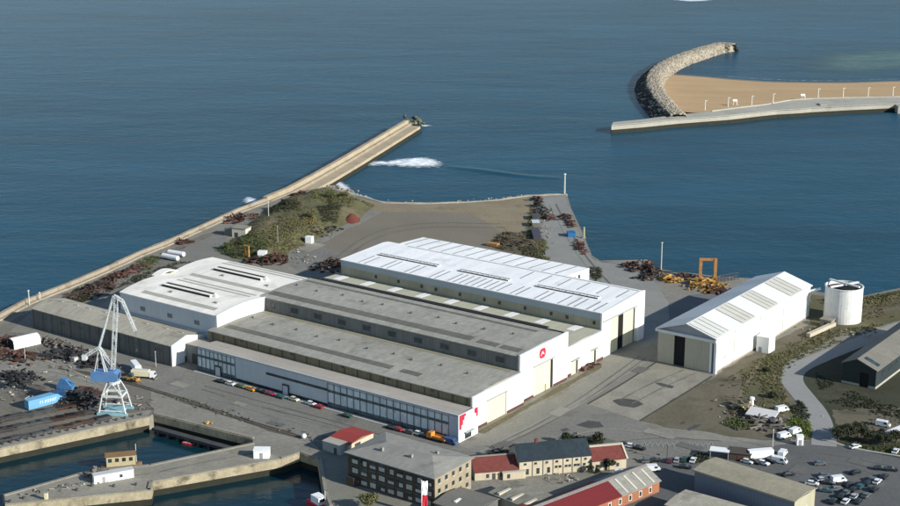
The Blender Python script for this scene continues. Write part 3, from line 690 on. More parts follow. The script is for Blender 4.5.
# ------------------------------------------------------------------ buildings
def building(name, label, cat, u=0, v=0, group=None):
    return thing(name, label, cat, W(u, v), A0, group)
def lerp_prof(prof, v):
    for (a, za), (b, zb) in zip(prof[:-1], prof[1:]):
        if a <= v <= b: return za + (zb - za) * (v - a) / (b - a + 1e-9)
    return prof[-1][1] if v > prof[-1][0] else prof[0][1]
def wall_x(mb, u0, u1, prof, ops, z0=0.0, lift=0.0):
    """wall slab between u0..u1 standing across v, top following prof, with openings (va,vb,za,zb)"""
    cuts = sorted(set([p[0] for p in prof] + [o[0] for o in ops] + [o[1] for o in ops]))
    cuts = [c for c in cuts if prof[0][0] <= c <= prof[-1][0]]
    for a, b in zip(cuts[:-1], cuts[1:]):
        if b - a < 1e-4: continue
        mid = (a + b) / 2; zs = z0
        for o in sorted([o for o in ops if o[0] <= mid <= o[1]], key=lambda o: o[2]):
            if o[2] > zs + 1e-4: mb.box(u0, u1, a, b, zs, o[2])
            zs = o[3]
        za, zb = lerp_prof(prof, a + 1e-6) + lift, lerp_prof(prof, b - 1e-6) + lift
        mb.extr([(a, zs), (b, zs), (b, zb), (a, za)], u0, u1)
    return mb
def roof_strip(prof, va, vb, t0=.03, t1=.10):
    pts = [va] + [p[0] for p in prof if va < p[0] < vb] + [vb]
    return [(v, lerp_prof(prof, v) + t1) for v in pts] + [(v, lerp_prof(prof, v) + t0) for v in reversed(pts)]
def hall_body(t, u0, u1, prof, wmat, rmat, thick=.3, over=.4, roof_u1=None, inset=0.0, wall_name='wall'):
    m = MB(); lo = [(p[0], p[1] - .02) for p in prof]
    m.extr([(prof[0][0], 0)] + lo + [(prof[-1][0], 0)], u0, u1); m.build(wall_name, wmat, t)
    pr = [(prof[0][0] - over, lerp_prof(prof, prof[0][0]) - .05)] + prof[1:-1] + [(prof[-1][0] + over, prof[-1][1] - .05)]
    m = MB(); m.extr([(v, z + thick) for v, z in pr] + [(v, z) for v, z in reversed(pr)], u0 - .3, roof_u1 if roof_u1 is not None else u1 + .3)
    r = m.build('roof', rmat, t); return r, [(v, z + thick) for v, z in pr]
def arch(v0, v1, z0, z1, rise, n=8):
    return [(v0 + (v1 - v0) * k / n, z0 + (z1 - z0) * k / n + rise * math.sin(math.pi * k / n)) for k in range(n + 1)]

# ---- front office wing (A)
tA = building('office_wing', 'long low glazed office wing along the front of the works, red and white end', 'office building')
pA = [(.4, 9.6), (11.4, 8.7)]
r, rp = hall_body(tA, -126, -.6, pA, grey_wall, flash_roof, over=.5)
m = MB(); m.box(-126, -2.2, .0, .38, 9.3, 10.1); m.build('fascia', blue_clad, tA)
def bays(u0, u1, n):
    g = MB(); ml = MB(); dk = MB(); w = (u1 - u0) / n
    g.box(u0, u1, .12, .38, 1.9, 9.3)
    dk.box(u0, u1, .05, .118, 5.7, 6.7); dk.box(u0, u1, .06, .38, .25, 1.9)
    for k in range(n + 1): ml.box(u0 + k * w - .09, u0 + k * w + .09, -.12, .12, .0, 9.3)
    ml.box(u0, u1, -.05, .05, 8.9, 9.05)
    gg = g.build('glazing', pale_glass, tA); dk.build('window_band', M('blue_grey_band', (.085, .11, .12), .3, .25, .4, 1, .15, panel=((1.05, 9, 1.2), .35), spec=.4), gg); ml.build('mullion', mullion_m, gg)
bays(-125.8, -105.6, 9); bays(-59, -4.2, 18)
m = MB(); m.box(-105.45, -59.15, .02, .38, 1.2, 9.3); m.build('front_wall', blue_clad, tA)
m = MB(); m.box(-105.45, -59.15, .08, .38, .15, 1.2); m.build('plinth', dark_glass, tA)
m = MB(); m.box(-89.5, -59.15, -.06, .015, 6.0, 7.0); m.build('window', dark_glass, tA)
for u in (-114.5, -79.5):
    d = MB(); d.box(u - 1.6, u + 1.6, -.45, .0, 0, 4.2); dd = d.build('door_surround', dark_metal, tA)
    d = MB(); d.box(u - 1.2, u + 1.2, -.55, -.46, 0, 3.7); d.build('door', blue_clad, dd)
m = MB(); m.box(-4.05, -.1, -.1, .38, 0, 10.15); m.build('end_pier', blue_clad, tA)
m = MB(); m.box(-.6, 0, .4, 11.4, 0, 9.9); m.build('end_wall', white_plain, tA)
m = MB(); m.add([(.06, .45, 4.6), (.06, 1.6, 4.6), (.06, 1.6, 6.0), (.06, 2.5, 6.0), (.06, 2.5, 7.6), (.06, 3.4, 7.6), (.06, 3.4, 8.8), (.06, 4.2, 8.8), (.06, 4.2, 9.85), (.06, .45, 9.85)], [tuple(range(10))])
m.build('red_emblem', logo_red, tA); m = MB()
m.add([(.06, 11.3, 6.6), (.06, 10.3, 6.6), (.06, 10.3, 8.0), (.06, 9.2, 8.0), (.06, 9.2, 9.85), (.06, 11.3, 9.85)], [tuple(range(6))])
m.build('red_emblem', logo_red, tA)
m = MB(); m.box(0, .12, 3.6, 7.4, .3, 2.6); m.build('end_door', dark_glass, tA)
m = MB(); m.box(.0, 1.0, 3.2, 8.2, 2.7, 3.0); m.build('door_canopy', steel, tA)
m = MB(); m.box(-126.2, -1, -2.4, -.5, 0, .22); m.build('front_step', kerb_pale, tA)

# ---- generic roof details
def vents(t, us, vs, zf, mat=dark_metal):
    for u, v in zip(us, vs):
        z = zf(v); m = MB(); m.tube((u, v, z - .1), (u, v, z + .4), .3, 8); m.tube((u, v, z + .4), (u, v, z + .75), .55, 8, .25)
        m.build('roof_vent', mat, t)
# ---- hall B
tB = building('low_hall', 'low grey roofed hall with brown side wall behind the glazed office wing', 'industrial hall')
pB = [(11.8, 12.0), (16, 12.35), (28, 12.95), (40, 12.6), (43.6, 12.35)]
r, rp = hall_body(tB, -131.3, -3.1, pB, brown_wall, grey_roof, roof_u1=-3.1, over=.3)
zf = lambda v: lerp_prof(rp, v)
m = MB(); m.extr(roof_strip(rp, 17.4, 20.6), -128, -44); m.build('skylight_band', dirty_sheet, tB)
m = MB(); m.extr(roof_strip(rp, 17.2, 20.2), -39.5, -30.5); m.build('skylight_band', dirty_sheet, tB)
m = MB(); m.extr(roof_strip(rp, 40.6, 42.6), -129, -6); m.build('skylight_band', M('mossy_gutter', (.27, .25, .16), .95, .2, .1, 1, .12), tB)
vents(tB, [-125.9, -113.1, -101.2, -88.9, -79.1, -64.1, -52, -42.4, -30, -17], [31.7, 29.8, 30.5, 28.7, 30.6, 29.1, 30.3, 28.6, 30.4, 28.9], zf)
m = MB(); gB = [(11.4, 12.3), (43.8, 12.55)]
opsB = [(20.6, 32.6, 0, 8.6)]
wall_x(m, -3.1, -2.3, gB, opsB, lift=.35); m.build('gable_wall', white_clad, tB)
d = MB(); d.box(-3.05, -2.75, 20.6, 32.6, 0, 8.6); d.build('door', cream_door, tB)
d = MB(); d.box(-2.3, -1.95, 20.2, 33.0, 8.6, 8.95); d.build('door_rail', steel, tB)
for v in (15.0, 36.5): m = MB(); m.box(-2.3, -2.22, v - 1.0, v + 1.0, 10.0, 10.9); m.build('sign_plate', M('pale_sign_plate', (.52, .53, .53), .6, .1), tB)
for k in range(21):
    u = -129 + k * 6.2; m = MB(); m.box(u - .15, u + .15, 11.6, 11.8, 8.6, 11.9); m.build('wall_post', M('brown_post', (.09, .075, .05), .8), tB)
for k, u in enumerate((-113, -87, -62, -40, -20)): m = MB(); m.box(u - .7, u + .7, 11.68, 11.8, 11.0, 11.8); m.build('window', dark_glass, tB)
# ---- hall C
tC = building('logo_hall', 'tall grey roofed hall whose white gable carries the red logo', 'industrial hall')
pC = [(43.8, 18.0), (48, 18.35), (60, 18.95), (72, 18.6), (76.2, 18.3)]
r, rp = hall_body(tC, -133, -4.6, pC, grey_wall, grey_roof, roof_u1=-4.6, over=.3)
zf = lambda v: lerp_prof(rp, v)
m = MB(); m.extr(roof_strip(rp, 47.3, 51.3), -132, -29); m.build('skylight_band', dirty_sheet, tC)
m = MB(); m.extr(roof_strip(rp, 47.0, 50.4), -26.2, -17); m.build('skylight_band', dirty_sheet, tC)
m = MB(); m.extr(roof_strip(rp, 46.8, 50.2), -15.6, -6.8); m.build('skylight_band', dirty_sheet, tC)
m = MB(); m.extr(roof_strip(rp, 69.6, 71.4), -131, -14); m.build('skylight_band', dirty_sheet, tC)
m = MB(); m.box(-133, -4.8, 75.6, 76.1, 18.5, 19.0); m.build('gutter', black_m, tC)
vents(tC, [-128.8, -116.3, -103.9, -91.6, -82.4, -66.3, -54, -43.9, -31.2, -19], [61.9, 60.3, 62.3, 60, 61.6, 59.4, 61.2, 59.1, 59.9, 61.5], zf)
for k in range(10):
    u = -126.8 + 12.65 * k
    f = MB(); f.box(u - 2.1, u + 2.1, 43.66, 43.8, 14.1, 16.6); ff = f.build('window', mullion_m, tC)
    f = MB(); f.box(u - 1.85, u - .1, 43.6, 43.66, 14.35, 16.35); f.box(u + .1, u + 1.85, 43.6, 43.66, 14.35, 16.35); f.build('pane', dark_glass, ff)
m = MB(); gC = [(43.4, 18.5), (76.4, 18.9)]
opsC = [(52.8, 66.0, 0, 11.6)]
wall_x(m, -4.6, -3.8, gC, opsC, lift=.35); m.build('gable_wall', white_clad, tC)
d = MB(); d.box(-4.5, -4.2, 52.8, 64.8, 0, 11.6); dd = d.build('door', cream_door, tC)
d = MB(); d.box(-4.19, -4.1, 60.9, 61.9, 0, 2.6); d.build('wicket_door', M('wicket_grey', (.25, .24, .2), .7), dd)
d = MB(); d.box(-4.55, -4.25, 64.82, 66.0, 0, 11.6); d.build('door_gap_shade', black_in, tC)  # black panel in place of the shaded jamb beside the door
d = MB(); d.box(-3.8, -3.45, 52.4, 66.6, 11.6, 12.0); d.build('door_rail', steel, tC)
plm = M('dark_red_plinth', (.10, .045, .032), .9, .25, .3, 1, .2)
for t_, x_, segs in ((tB, -2.3, ((11.4, 20.4), (32.8, 43.8))), (tC, -3.8, ((44.0, 52.6), (66.2, 76.2)))):
    for a_, b_ in segs: m = MB(); m.box(x_, x_ + .08, a_, b_, 0, 1.0); m.build('plinth', plm, t_)
# logo: a red rounded square with a white stroke shape in it
lg = MB()
def rounded(v0, v1, z0, z1, r, x, n=5):
    pts = []
    for cx_, cz_, a0 in ((v1 - r, z1 - r, 0), (v0 + r, z1 - r, 90), (v0 + r, z0 + r, 180), (v1 - r, z0 + r, 270)):
        for k in range(n + 1): a = R(a0 + 90 * k / n); pts.append((x, cx_ + r * math.cos(a), cz_ + r * math.sin(a)))
    return pts
pts = rounded(56.3, 60.6, 13.7, 17.6, 1.5, -3.74); lg.add(pts, [tuple(range(len(pts)))]); lo = lg.build('logo', logo_red, tC)
lg = MB()
for a, b in (((57.3, 14.8), (58.4, 16.4)), ((58.4, 16.4), (59.5, 15.0)), ((57.5, 15.6), (59.3, 15.6))):
    d = Vector((0, b[0] - a[0], b[1] - a[1])).normalized(); nr = Vector((0, -d.z, d.y)) * .15
    lg.add([Vector((-3.70, *a)) + nr, Vector((-3.70, *a)) - nr, Vector((-3.70, *b)) - nr, Vector((-3.70, *b)) + nr], [(0, 1, 2, 3)])
lg.build('logo_mark', white_plain, lo)
def scribble(t, name, mat, x, v0, v1, z, h, n, sd, axis='v'):        # a line of writing too small to read
    rn = random.Random(sd); m = MB(); w = (v1 - v0) / n
    for k in range(n):
        if rn.random() < .12: continue
        a = v0 + k * w; hh = h * rn.choice((.7, .7, 1.0)); s = w * .18
        m.box(x, x + .02, a, a + s, z, z + hh)
        if rn.random() < .6: m.box(x, x + .021, a + s, a + w * .7, z + hh - h * .2, z + hh)
        if rn.random() < .6: m.box(x, x + .022, a + w * .5, a + w * .5 + s, z, z + hh * .9)
    return m.build(name, mat, t)
scribble(tC, 'gable_lettering', M('grey_red_lettering', (.50, .30, .32), .7), -3.80, 57.4, 63.6, 12.75, .62, 12, 3)
scribble(tC, 'gable_lettering', M('grey_lettering', (.42, .43, .45), .7), -3.80, 55.2, 60.4, 12.25, .42, 12, 4)
# ---- hall D (lower, between C and E)
tD = building('link_hall', 'low yellowish roofed bay with white skylights between logo hall and white hall', 'industrial hall')
pD = [(76.6, 11.6), (90, 12.2), (104.6, 11.7)]
r, rp = hall_body(tD, -143, -5.4, pD, tan_clad, yellow_roof, roof_u1=-5.4, over=0)
m = MB(); m.extr(roof_strip(rp, 92.5, 95.3), -143, -24); m.build('gutter', black_m, tD)
m = MB(); m.extr(roof_strip(rp, 89.0, 90.2), -143, -36); m.build('gutter', black_m, tD)
for a_, b_ in ((76.6, 80.4), (85.6, 95.0), (99.2, 104.6)): m = MB(); m.box(-4.6, -4.52, a_, b_, 0, 1.3); m.build('plinth', plm, tD)
for k in range(9):
    u = -140 + k * 15.2 + 1.0; m = MB(); m.extr(roof_strip(rp, 96.6, 104.0), u, u + 3.6); m.build('skylight', white_plain, tD)
m = MB(); wall_x(m, -5.4, -4.6, [(76.4, 11.9), (104.8, 11.9)], [(80.6, 85.4, 0, 6.0), (95.2, 99.0, 0, 6.4)], lift=.3); m.build('gable_wall', white_clad, tD)
for a, b, h in ((80.6, 85.4, 6.0), (95.2, 99.0, 6.4)):
    d = MB(); d.box(-5.35, -5.0, a, b - .8, 0, h); d.build('door', cream_door, tD)
    d = MB(); d.box(-5.35, -5.05, b - .8, b, 0, h); d.build('door_gap_shade', black_in, tD)  # black strip drawn for the jamb's shade
    d = MB(); d.box(-4.6, -3.6, a - .3, b + .3, h, h + .25); d.build('door_canopy', steel, tD)
# ---- hall E (white)
tE = building('white_hall', 'tallest white roofed hall with black ridge vents and striped rooflights', 'industrial hall')
pE = [(105, 18.6), (122, 19.45), (135.5, 20.0), (139, 19.7)]
m = MB(); m.extr([(105, 0)] + [(v, z - .02) for v, z in pE] + [(139, 0)], -141, -6.4); m.build('wall', tan_clad, tE)
m = MB(); m.box(-141, -6.4, 104.88, 105, 15.9, 18.68); m.build('upper_cladding', M('grey_blue_cladding', (.36, .40, .42), .6, .05, .08, .8, .04, stripe=(0, 1.2, .06)), tE)
pr = [(104.6, 18.75)] + pE[1:-1] + [(139.4, 19.6)]
m = MB(); m.extr([(v, z + .3) for v, z in pr] + [(v, z) for v, z in reversed(pr)], -141.3, -6.4); m.build('roof', white_roof, tE)
rp = [(v, z + .3) for v, z in pr]
sky_m = M('grey_rooflight', (.30, .31, .31), .5, .15, .2, 1, .1)
for u in (-131.5, -128.3, -118.7, -115.5, -105.6, -102.6, -92.2, -89.2, -82.5, -79.5, -76.4, -73.2, -70, -66.8, -63.6, -60.4, -57, -50.5, -47.6, -38.6, -35.6, -27.2, -22.5, -19.5, -13.6, -10.4):
    m = MB(); m.extr(roof_strip(rp, 105.4, 116.6), u, u + .75); m.build('rooflight', sky_m, tE)
m = MB(); m.extr(roof_strip(rp, 136.6, 137.7), -128, -7); m.build('flashing', M('ridge_flashing', (.42, .42, .41), .7, .2, .3, 1, .1), tE)
for k in range(6):
    u = -58 + k * 9.4; m = MB(); m.extr(roof_strip(rp, 124.5, 135.0), u, u + .7); m.build('rooflight', sky_m, tE)
for u0, u1 in ((-131, -97.5), (-86.5, -60), (-46.6, -16)):
    b = MB(); b.box(u0, u1, 118.8, 121.2, 19.2, 20.05); bb = b.build('ridge_vent', white_plain, tE)
    b = MB(); b.box(u0 + .2, u1 - .2, 118.5, 118.8, 19.4, 19.98); b.box(u0 + .2, u1 - .2, 120.1, 120.7, 20.05, 20.13); b.build('louvre', black_m, bb)
    for k in range(9): uu = u0 + (u1 - u0) * (k + .5) / 9; b = MB(); b.box(uu - .12, uu + .12, 118.6, 121.2, 20.05, 20.2); b.build('vent_rib', steel, bb)
for k in range(11):
    u = -121 + k * 11.0 + (k % 3) * 1.7; m = MB(); m.box(u - .5, u + .5, 104.6, 105, 13.7, 15.0); m.build('wall_vent', dark_metal, tE)
gE = [(104.6, 18.7), (122, 19.6), (135.5, 20.2), (139.4, 19.9)]
m = MB(); wall_x(m, -6.4, -5.6, gE, [(111.8, 131.4, 0, 15.0)], lift=.3); m.build('gable_wall', white_clad, tE)
d = MB(); d.box(-6.3, -5.95, 111.8, 118.2, 0, 15); d.build('door', cream_door, tE)
d = MB(); d.box(-6.35, -6.1, 118.2, 122.4, 0, 15); d.build('door_gap_shade', black_in, tE)
d = MB(); d.box(-6.3, -5.95, 122.4, 130.6, 0, 15); d.build('door', cream_door, tE)
d = MB(); d.box(-6.35, -6.1, 130.6, 131.4, 0, 15); d.build('door_gap_shade', black_in, tE)  # black strip drawn for the shade of the right jamb
d = MB(); d.box(-5.6, -5.2, 105.5, 132.5, 15, 15.4); d.build('door_rail', steel, tE)
m = MB(); m.box(-5.6, -4.6, 132.4, 137.5, 0, 6.0); m.build('end_annex', white_plain, tE)
# ---- hall F behind E
tF = building('rear_lean_to', 'white lean-to hall with striped roof along the rear of the white hall', 'industrial hall')
pF = [(139.7, 14.9), (156, 14.7), (172.5, 13.9)]
r, rp = hall_body(tF, -146, -53, pF, white_plain, white_roof, over=.2, roof_u1=-52.8)
for k in range(13):
    u = -143 + k * 7.0; m = MB(); m.extr(roof_strip(rp, 141, 172), u, u + .9); m.build('rooflight', sky_m, tF)
m = MB(); m.extr(roof_strip(rp, 139.9, 141.3, .03, .5), -146, -53); m.build('flashing', M('flashing_grey', (.40, .41, .41), .6, .1), tF)
m = MB(); wall_x(m, -53, -52.4, [(139.7, 15.1), (156, 14.95), (172.5, 14.2)], [], lift=.2); m.build('end_wall', white_clad, tF)
for v in (159, 163): m = MB(); m.box(-52.4, -52.3, v, v + 1.6, 11.4, 13.2); m.build('window', dark_glass, tF)
# ---- halls G (twin white vaults at the left end)
tG = building('twin_vault_hall', 'cream white twin vaulted hall with black ridge vents at the left end', 'industrial hall')
for (v0, v1, un, uf) in ((15.6, 46.0, -186.5, -189.5), (46.0, 76.4, -189.5, -192.5)):
    pr = arch(v0, v1, 17.0, 17.6, 1.25)
    ue = -130.8
    m = MB(); n = len(pr)
    def skew(v): return un + (uf - un) * (v - v0) / (v1 - v0)
    low = [(v0, 0)] + [(v, z - .02) for v, z in pr] + [(v1, 0)]
    vs = [(skew(v), v, z) for v, z in low] + [(ue, v, z) for v, z in low]; k = len(low)
    m.add(vs, [(i, (i + 1) % k, k + (i + 1) % k, k + i) for i in range(k)] + [tuple(range(k)), tuple(range(2 * k - 1, k - 1, -1))])
    m.build('wall', blue_clad if v0 < 20 else grey_wall, tG)
    q = [(v, z + .35) for v, z in pr] + [(v, z) for v, z in reversed(pr)]; k = len(q)
    m = MB(); m.add([(skew(v) - .4, v, z) for v, z in q] + [(ue, v, z) for v, z in q], [(i, (i + 1) % k, k + (i + 1) % k, k + i) for i in range(k)] + [tuple(range(k)), tuple(range(2 * k - 1, k - 1, -1))])
    rf = m.build('roof', cream_roof, tG)
    rp = [(v, z + .35) for v, z in pr]
    m = MB(); wall_x(m, ue, ue + .7, [(v, z + .1) for v, z in pr], [], lift=.45 if v0 < 20 else -.2); m.build('gable_wall', white_clad, tG)
    vm = (v0 + v1) / 2
    for dv, w in ((-11.6, 2.4), (8.6, 1.4), (12.0, 1.6)):
        m = MB(); m.extr(roof_strip(rp, vm + dv, vm + dv + w), un + 9, ue - 4); m.build('skylight_band', M('grey_cream_sheet', (.40, .385, .32), .7, .15, .15, 1, .1), tG)
    b = MB(); b.box(-175, -147, vm - 1.9, vm + 1.9, 18.5, 19.7); bb = b.build('ridge_vent', cream_roof, tG)
    b = MB(); b.box(-174.8, -147.2, vm - 2.2, vm - 1.9, 18.6, 19.6); b.box(-174.8, -147.2, vm + .0, vm + 1.3, 19.7, 19.84); b.build('louvre', black_m, bb)
    b = MB(); b.tube((-146.6, vm, 19.2), (-145, vm, 19.2), .8, 8); b.build('vent_fan', white_plain, bb)
    for u in (-166, -140): m = MB(); m.box(u - .9, u + .9, vm - 6, vm - 5, lerp_prof(rp, vm - 5.5) - .1, lerp_prof(rp, vm - 5.5) + .5); m.build('roof_hatch', steel, tG)
for u in (-173, -157, -141.5): m = MB(); m.box(u - 1.4, u + 1.4, 15.5, 15.6, 11.6, 13.4); m.build('window', M('dull_window', (.15, .17, .17), .5, .2, .4), tG)
m = MB(); m.box(-186.5, -130.9, 14.9, 15.6, 0, 9.5); m.build('lower_wall', M('lower_blue_wall', (.34, .37, .39), .7, .1, .1), tG)
m = MB(); m.extr(roof_strip(arch(40, 52, 17.5, 17.5, 1.4), 40, 52, 0, .4), -193.5, -189); m.build('valley_cover', cream_roof, tG)
# ---- shed J
tJ = building('long_shed', 'long tan roofed shed with white gable end, lowest building at far left', 'shed')
pJ = [(-2.7, 8.1), (5.2, 10.3), (14.6, 8.2)]
r, rp = hall_body(tJ, -221.5, -137.4, pJ, shed_wall, tan_roof, over=.4, roof_u1=-137.4)
m = MB(); wall_x(m, -137.4, -136.7, [(-3.1, 8.2), (5.2, 10.5), (15, 8.3)], [(0, 7.2, 0, 5.6)], lift=.3); m.build('gable_wall', white_clad, tJ)
d = MB(); d.box(-137.35, -137.05, 0, 5.6, 0, 5.6); dd = d.build('door', white_plain, tJ)
d = MB(); d.box(-137.04, -136.98, 4.0, 5.0, 0, 2.3); d.build('wicket_door', dark_metal, dd)
d = MB(); d.box(-137.35, -137.1, 5.6, 7.2, 0, 5.6); d.build('door_gap_shade', black_in, tJ)  # black panel drawn for shade beside the door leaf
for k in range(15): u = -221 + k * 5.9; m = MB(); m.box(u - .2, u + .2, -2.95, -2.7, 0, 7.9); m.build('wall_post', shed_wall, tJ)
for k in range(7): u = -214 + k * 11.5; m = MB(); m.box(u - 1.6, u + 1.6, -2.78, -2.7, 4.8, 6.0); m.build('window', M('dull_shed_window', (.09, .095, .09), .6, .2), tJ)
for k in range(9):
    u = -214 + k * 8.7 + random.uniform(-1, 1); v = random.choice((7.5, 8.5, 1.0)); z = lerp_prof(rp, v); m = MB(); m.box(u - 1.2, u + 1.2, v - .5, v + .5, z - .1, z + .3); m.build('roof_hatch', M('hatch_grey', (.30, .29, .25), .8, .15), tJ)
lk = building('grey_link', 'small grey infill block between the white gable shed and office wing', 'outbuilding')
m = MB(); m.box(-136.6, -126.3, 4.5, 13, 0, 7.4); m.build('wall', M('link_wall', (.19, .20, .20), .8, .15), lk)
m = MB(); m.box(-136.6, -126.2, 4.3, 13, 7.4, 7.7); m.build('roof', flash_roof, lk)
m = MB(); m.box(-133.5, -129.5, 4.4, 4.5, 0, 4.2); m.build('door', dark_metal, lk)
# ---- hall H (detached right)
tH = building('detached_hall', 'detached white hall with tan and white striped roof beside the round tank', 'industrial hall')
pH = [(14.0, 14.0), (26.6, 18.2), (39.2, 14.4)]
v0, v1 = 115.2, 205.0
m = MB(); m.extr([(14.0, 0), (14.0, 13.9), (26.6, 18.1), (39.2, 14.3), (39.2, 0)], v0 + 1.0, v1, axis='y'); m.build('wall', white_clad, tH)
rwall = M('hall_shadow_roof', (.52, .53, .53), .6, .08, .06, .7, .06, stripe=(1, 1.3, .10), panel=((40, 11.5, 40), .14))  # greyer than the sunny slope, half shade put into the colour
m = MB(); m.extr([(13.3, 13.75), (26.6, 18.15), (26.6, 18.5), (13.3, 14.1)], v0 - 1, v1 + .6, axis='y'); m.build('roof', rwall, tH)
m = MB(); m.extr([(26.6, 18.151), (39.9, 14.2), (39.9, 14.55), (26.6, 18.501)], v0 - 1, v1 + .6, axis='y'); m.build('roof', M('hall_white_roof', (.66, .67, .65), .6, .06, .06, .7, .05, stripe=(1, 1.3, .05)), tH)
def rz(u): return 18.501 + (u - 26.6) * (14.55 - 18.501) / 13.3
jn = M('roof_joint', (.16, .16, .15), .8)
offp = M('off_white_band', (.56, .56, .52), .7, .1, .15, 1, .06, stripe=(1, 1.1, .08))
tanp = M('tan_rooflight', (.50, .49, .43), .7, .1, .2, 1, .08, stripe=(1, 1.1, .12))
for va, vb, mt in ((115.0, 126.5, 'off'), (138.0, 149.5, 'tan'), (161.0, 171.5, 'tan'), (184.0, 196.0, 'tan')):
    m = MB(); m.extr([(26.9, rz(26.9) + .02), (39.6, rz(39.6) + .02), (39.6, rz(39.6) + .08), (26.9, rz(26.9) + .08)], va, vb, axis='y'); p = m.build('roof_band', tanp if mt == 'tan' else offp, tH)
    for f in (.0, .36, .68, .97): m = MB(); vv = va + .2 + (vb - va - .4) * f; m.extr([(27.4, rz(27.4) + .04), (38.9, rz(38.9) + .04), (38.9, rz(38.9) + .16), (27.4, rz(27.4) + .16)], vv - .14, vv + .14, axis='y'); m.build('joint', jn, p)
for vv in (130.5, 154.0, 176.5, 200): m = MB(); m.tube((39.75, vv, .2), (39.75, vv, 14.1), .14, 5); m.build('downpipe', M('pipe_grey', (.42, .42, .40), .7), tH)
m = MB(); m.box(14.0, 39.2, v0 + .3, v0 + 1.0, 12.2, 13.6); m.build('door_header', blue_clad, tH)
m = MB(); m.box(13.2, 39.6, v0 - 1.0, v0 + .3, 12.9, 13.9); m.build('door_rail', M('pale_rail', (.62, .63, .61), .6, .1), tH)
m = MB(); m.extr([(14.0, 13.6), (39.2, 13.6), (39.2, 14.3), (26.6, 18.1), (14.0, 13.9)], v0 + .4, v0 + 1.0, axis='y'); m.build('gable_wall', M('gable_shade_grey', (.30, .32, .33), .7, .1, .1, 1, .05, stripe=(0, 1.2, .1)), tH)  # gable face in shade, the shade put into its grey-blue colour
hd_m = M('hall_sliding_door', (.42, .40, .31), .75, .08, .1, 1, .05, stripe=(0, 1.0, .14), streak=((.8, .8, .1), .12))
d = MB(); d.box(13.8, 21.0, v0 + .35, v0 + .8, 0, 12.2); d.build('door', hd_m, tH)
d = MB(); d.box(21.0, 25.8, v0 + .85, v0 + .98, 0, 12.2); d.build('door_gap_shade', black_in, tH)
d = MB(); d.box(25.8, 36.6, v0 + .35, v0 + .8, 0, 12.2); d.build('door', hd_m, tH)
d = MB(); d.box(36.6, 37.4, v0 + .3, v0 + .9, 0, 12.4); d.build('door_jamb', white_plain, tH)
d = MB(); d.box(38.6, 39.6, v0 - .2, v0 + 1.0, 0, 14.0); d.build('corner_post', white_plain, tH)
d = MB(); d.box(37.4, 38.6, v0 + .6, v0 + .95, 0, 13.0); d.build('corner_gap', M('slate_gap', (.12, .14, .16), .7), tH)
m = MB(); m.tube((39.0, 203.0, 12.0), (43.2, 206.5, 13.4), .6, 8); m.build('vent_pipe', white_plain, tH)
for vv in (119, 200): m = MB(); m.tube((39.2, vv, 4.0), (39.5, vv + 5, 5.2), .12, 5); m.build('wall_bracket', steel, tH)
m = MB(); m.box(39.2, 39.26, v0 + 1, v1, .0, .8); m.build('plinth', stone, tH)
wb = building('white_cabin', 'tall white box cabin against the sunny side of the detached hall', 'cabin', 39.3, 149.5)
m = MB(); m.box(1.2, 6.6, 0, 6.0, 0, 6.6); m.build('wall', white_plain, wb)
m = MB(); m.box(1.0, 6.8, -.2, 6.2, 6.6, 6.85); m.build('roof', white_roof, wb)
m = MB(); m.box(2.2, 3.6, -.06, 0, 0, 2.3); m.build('door', steel, wb)
# ---- tank
tk = thing('round_tank', 'round white open topped tank with crossed roof beams by the shore', 'tank', G(842, 319.5))
r0 = 8.0; n = 40; vs, fs = [], []
for z, r in ((0, r0), (15.4, r0), (15.4, r0 - .35), (13.9, r0 - .35)):
    vs += [(r * math.cos(2 * math.pi * k / n), r * math.sin(2 * math.pi * k / n), z) for k in range(n)]
for j in range(3): fs += [(j * n + k, j * n + (k + 1) % n, (j + 1) * n + (k + 1) % n, (j + 1) * n + k) for k in range(n)]
m = MB(); m.add(vs, fs); m.build('shell', tank_m, tk, smooth=False)
m = MB(); m.add([(7.6 * math.cos(2 * math.pi * k / n), 7.6 * math.sin(2 * math.pi * k / n), 14.0) for k in range(n)], [tuple(range(n))]); m.build('inner_shade_disc', black_in, tk)  # black disc near the rim, interior shade put into its colour
for a in (28, 128):
    m = MB(); rot = Matrix.Rotation(R(a), 3, 'Z'); m.obox((0, 0, 15.75 + (a > 90) * .62), 15.6, 1.0, .6, rot); m.build('roof_beam', tank_m, tk)
m = MB()
for k in range(n):
    a = 2 * math.pi * k / n; b = 2 * math.pi * (k + 1) / n; m.tube((8.1 * math.cos(a), 8.1 * math.sin(a), 15.2), (8.1 * math.cos(b), 8.1 * math.sin(b), 15.2), .18, 4)
m.build('rim', tank_m, tk)
pb = thing('pump_house', 'small tan concrete block at the foot of the round tank', 'outbuilding', G(827, 326), A0)
m = MB(); m.box(-2.5, 2.5, -2, 2, 0, 3.0); m.build('wall', concrete, pb); m = MB(); m.box(-2.8, 2.8, -2.3, 2.3, 3.0, 3.3); m.build('roof', concrete, pb)
m = MB(); m.box(-.6, .6, -2.06, -2, 0, 2.1); m.build('door', dark_metal, pb)
a = G(808, 338); b = G(834, 326.5); t = thing('concrete_beam', 'long pale concrete beam lying on the grass below the round tank', 'beam', a, math.atan2((b - a).y, (b - a).x))
m = MB(); m.box(0, (b - a).length, -.9, .9, 0.4, 2.0); m.build('beam', M('beam_concrete', (.46, .41, .31), .9, .12), t)
for s in (.12, .5, .88): m = MB(); m.box((b - a).length * s - .5, (b - a).length * s + .5, -1.3, 1.3, 0, .4); m.build('sleeper', dark_metal, t)
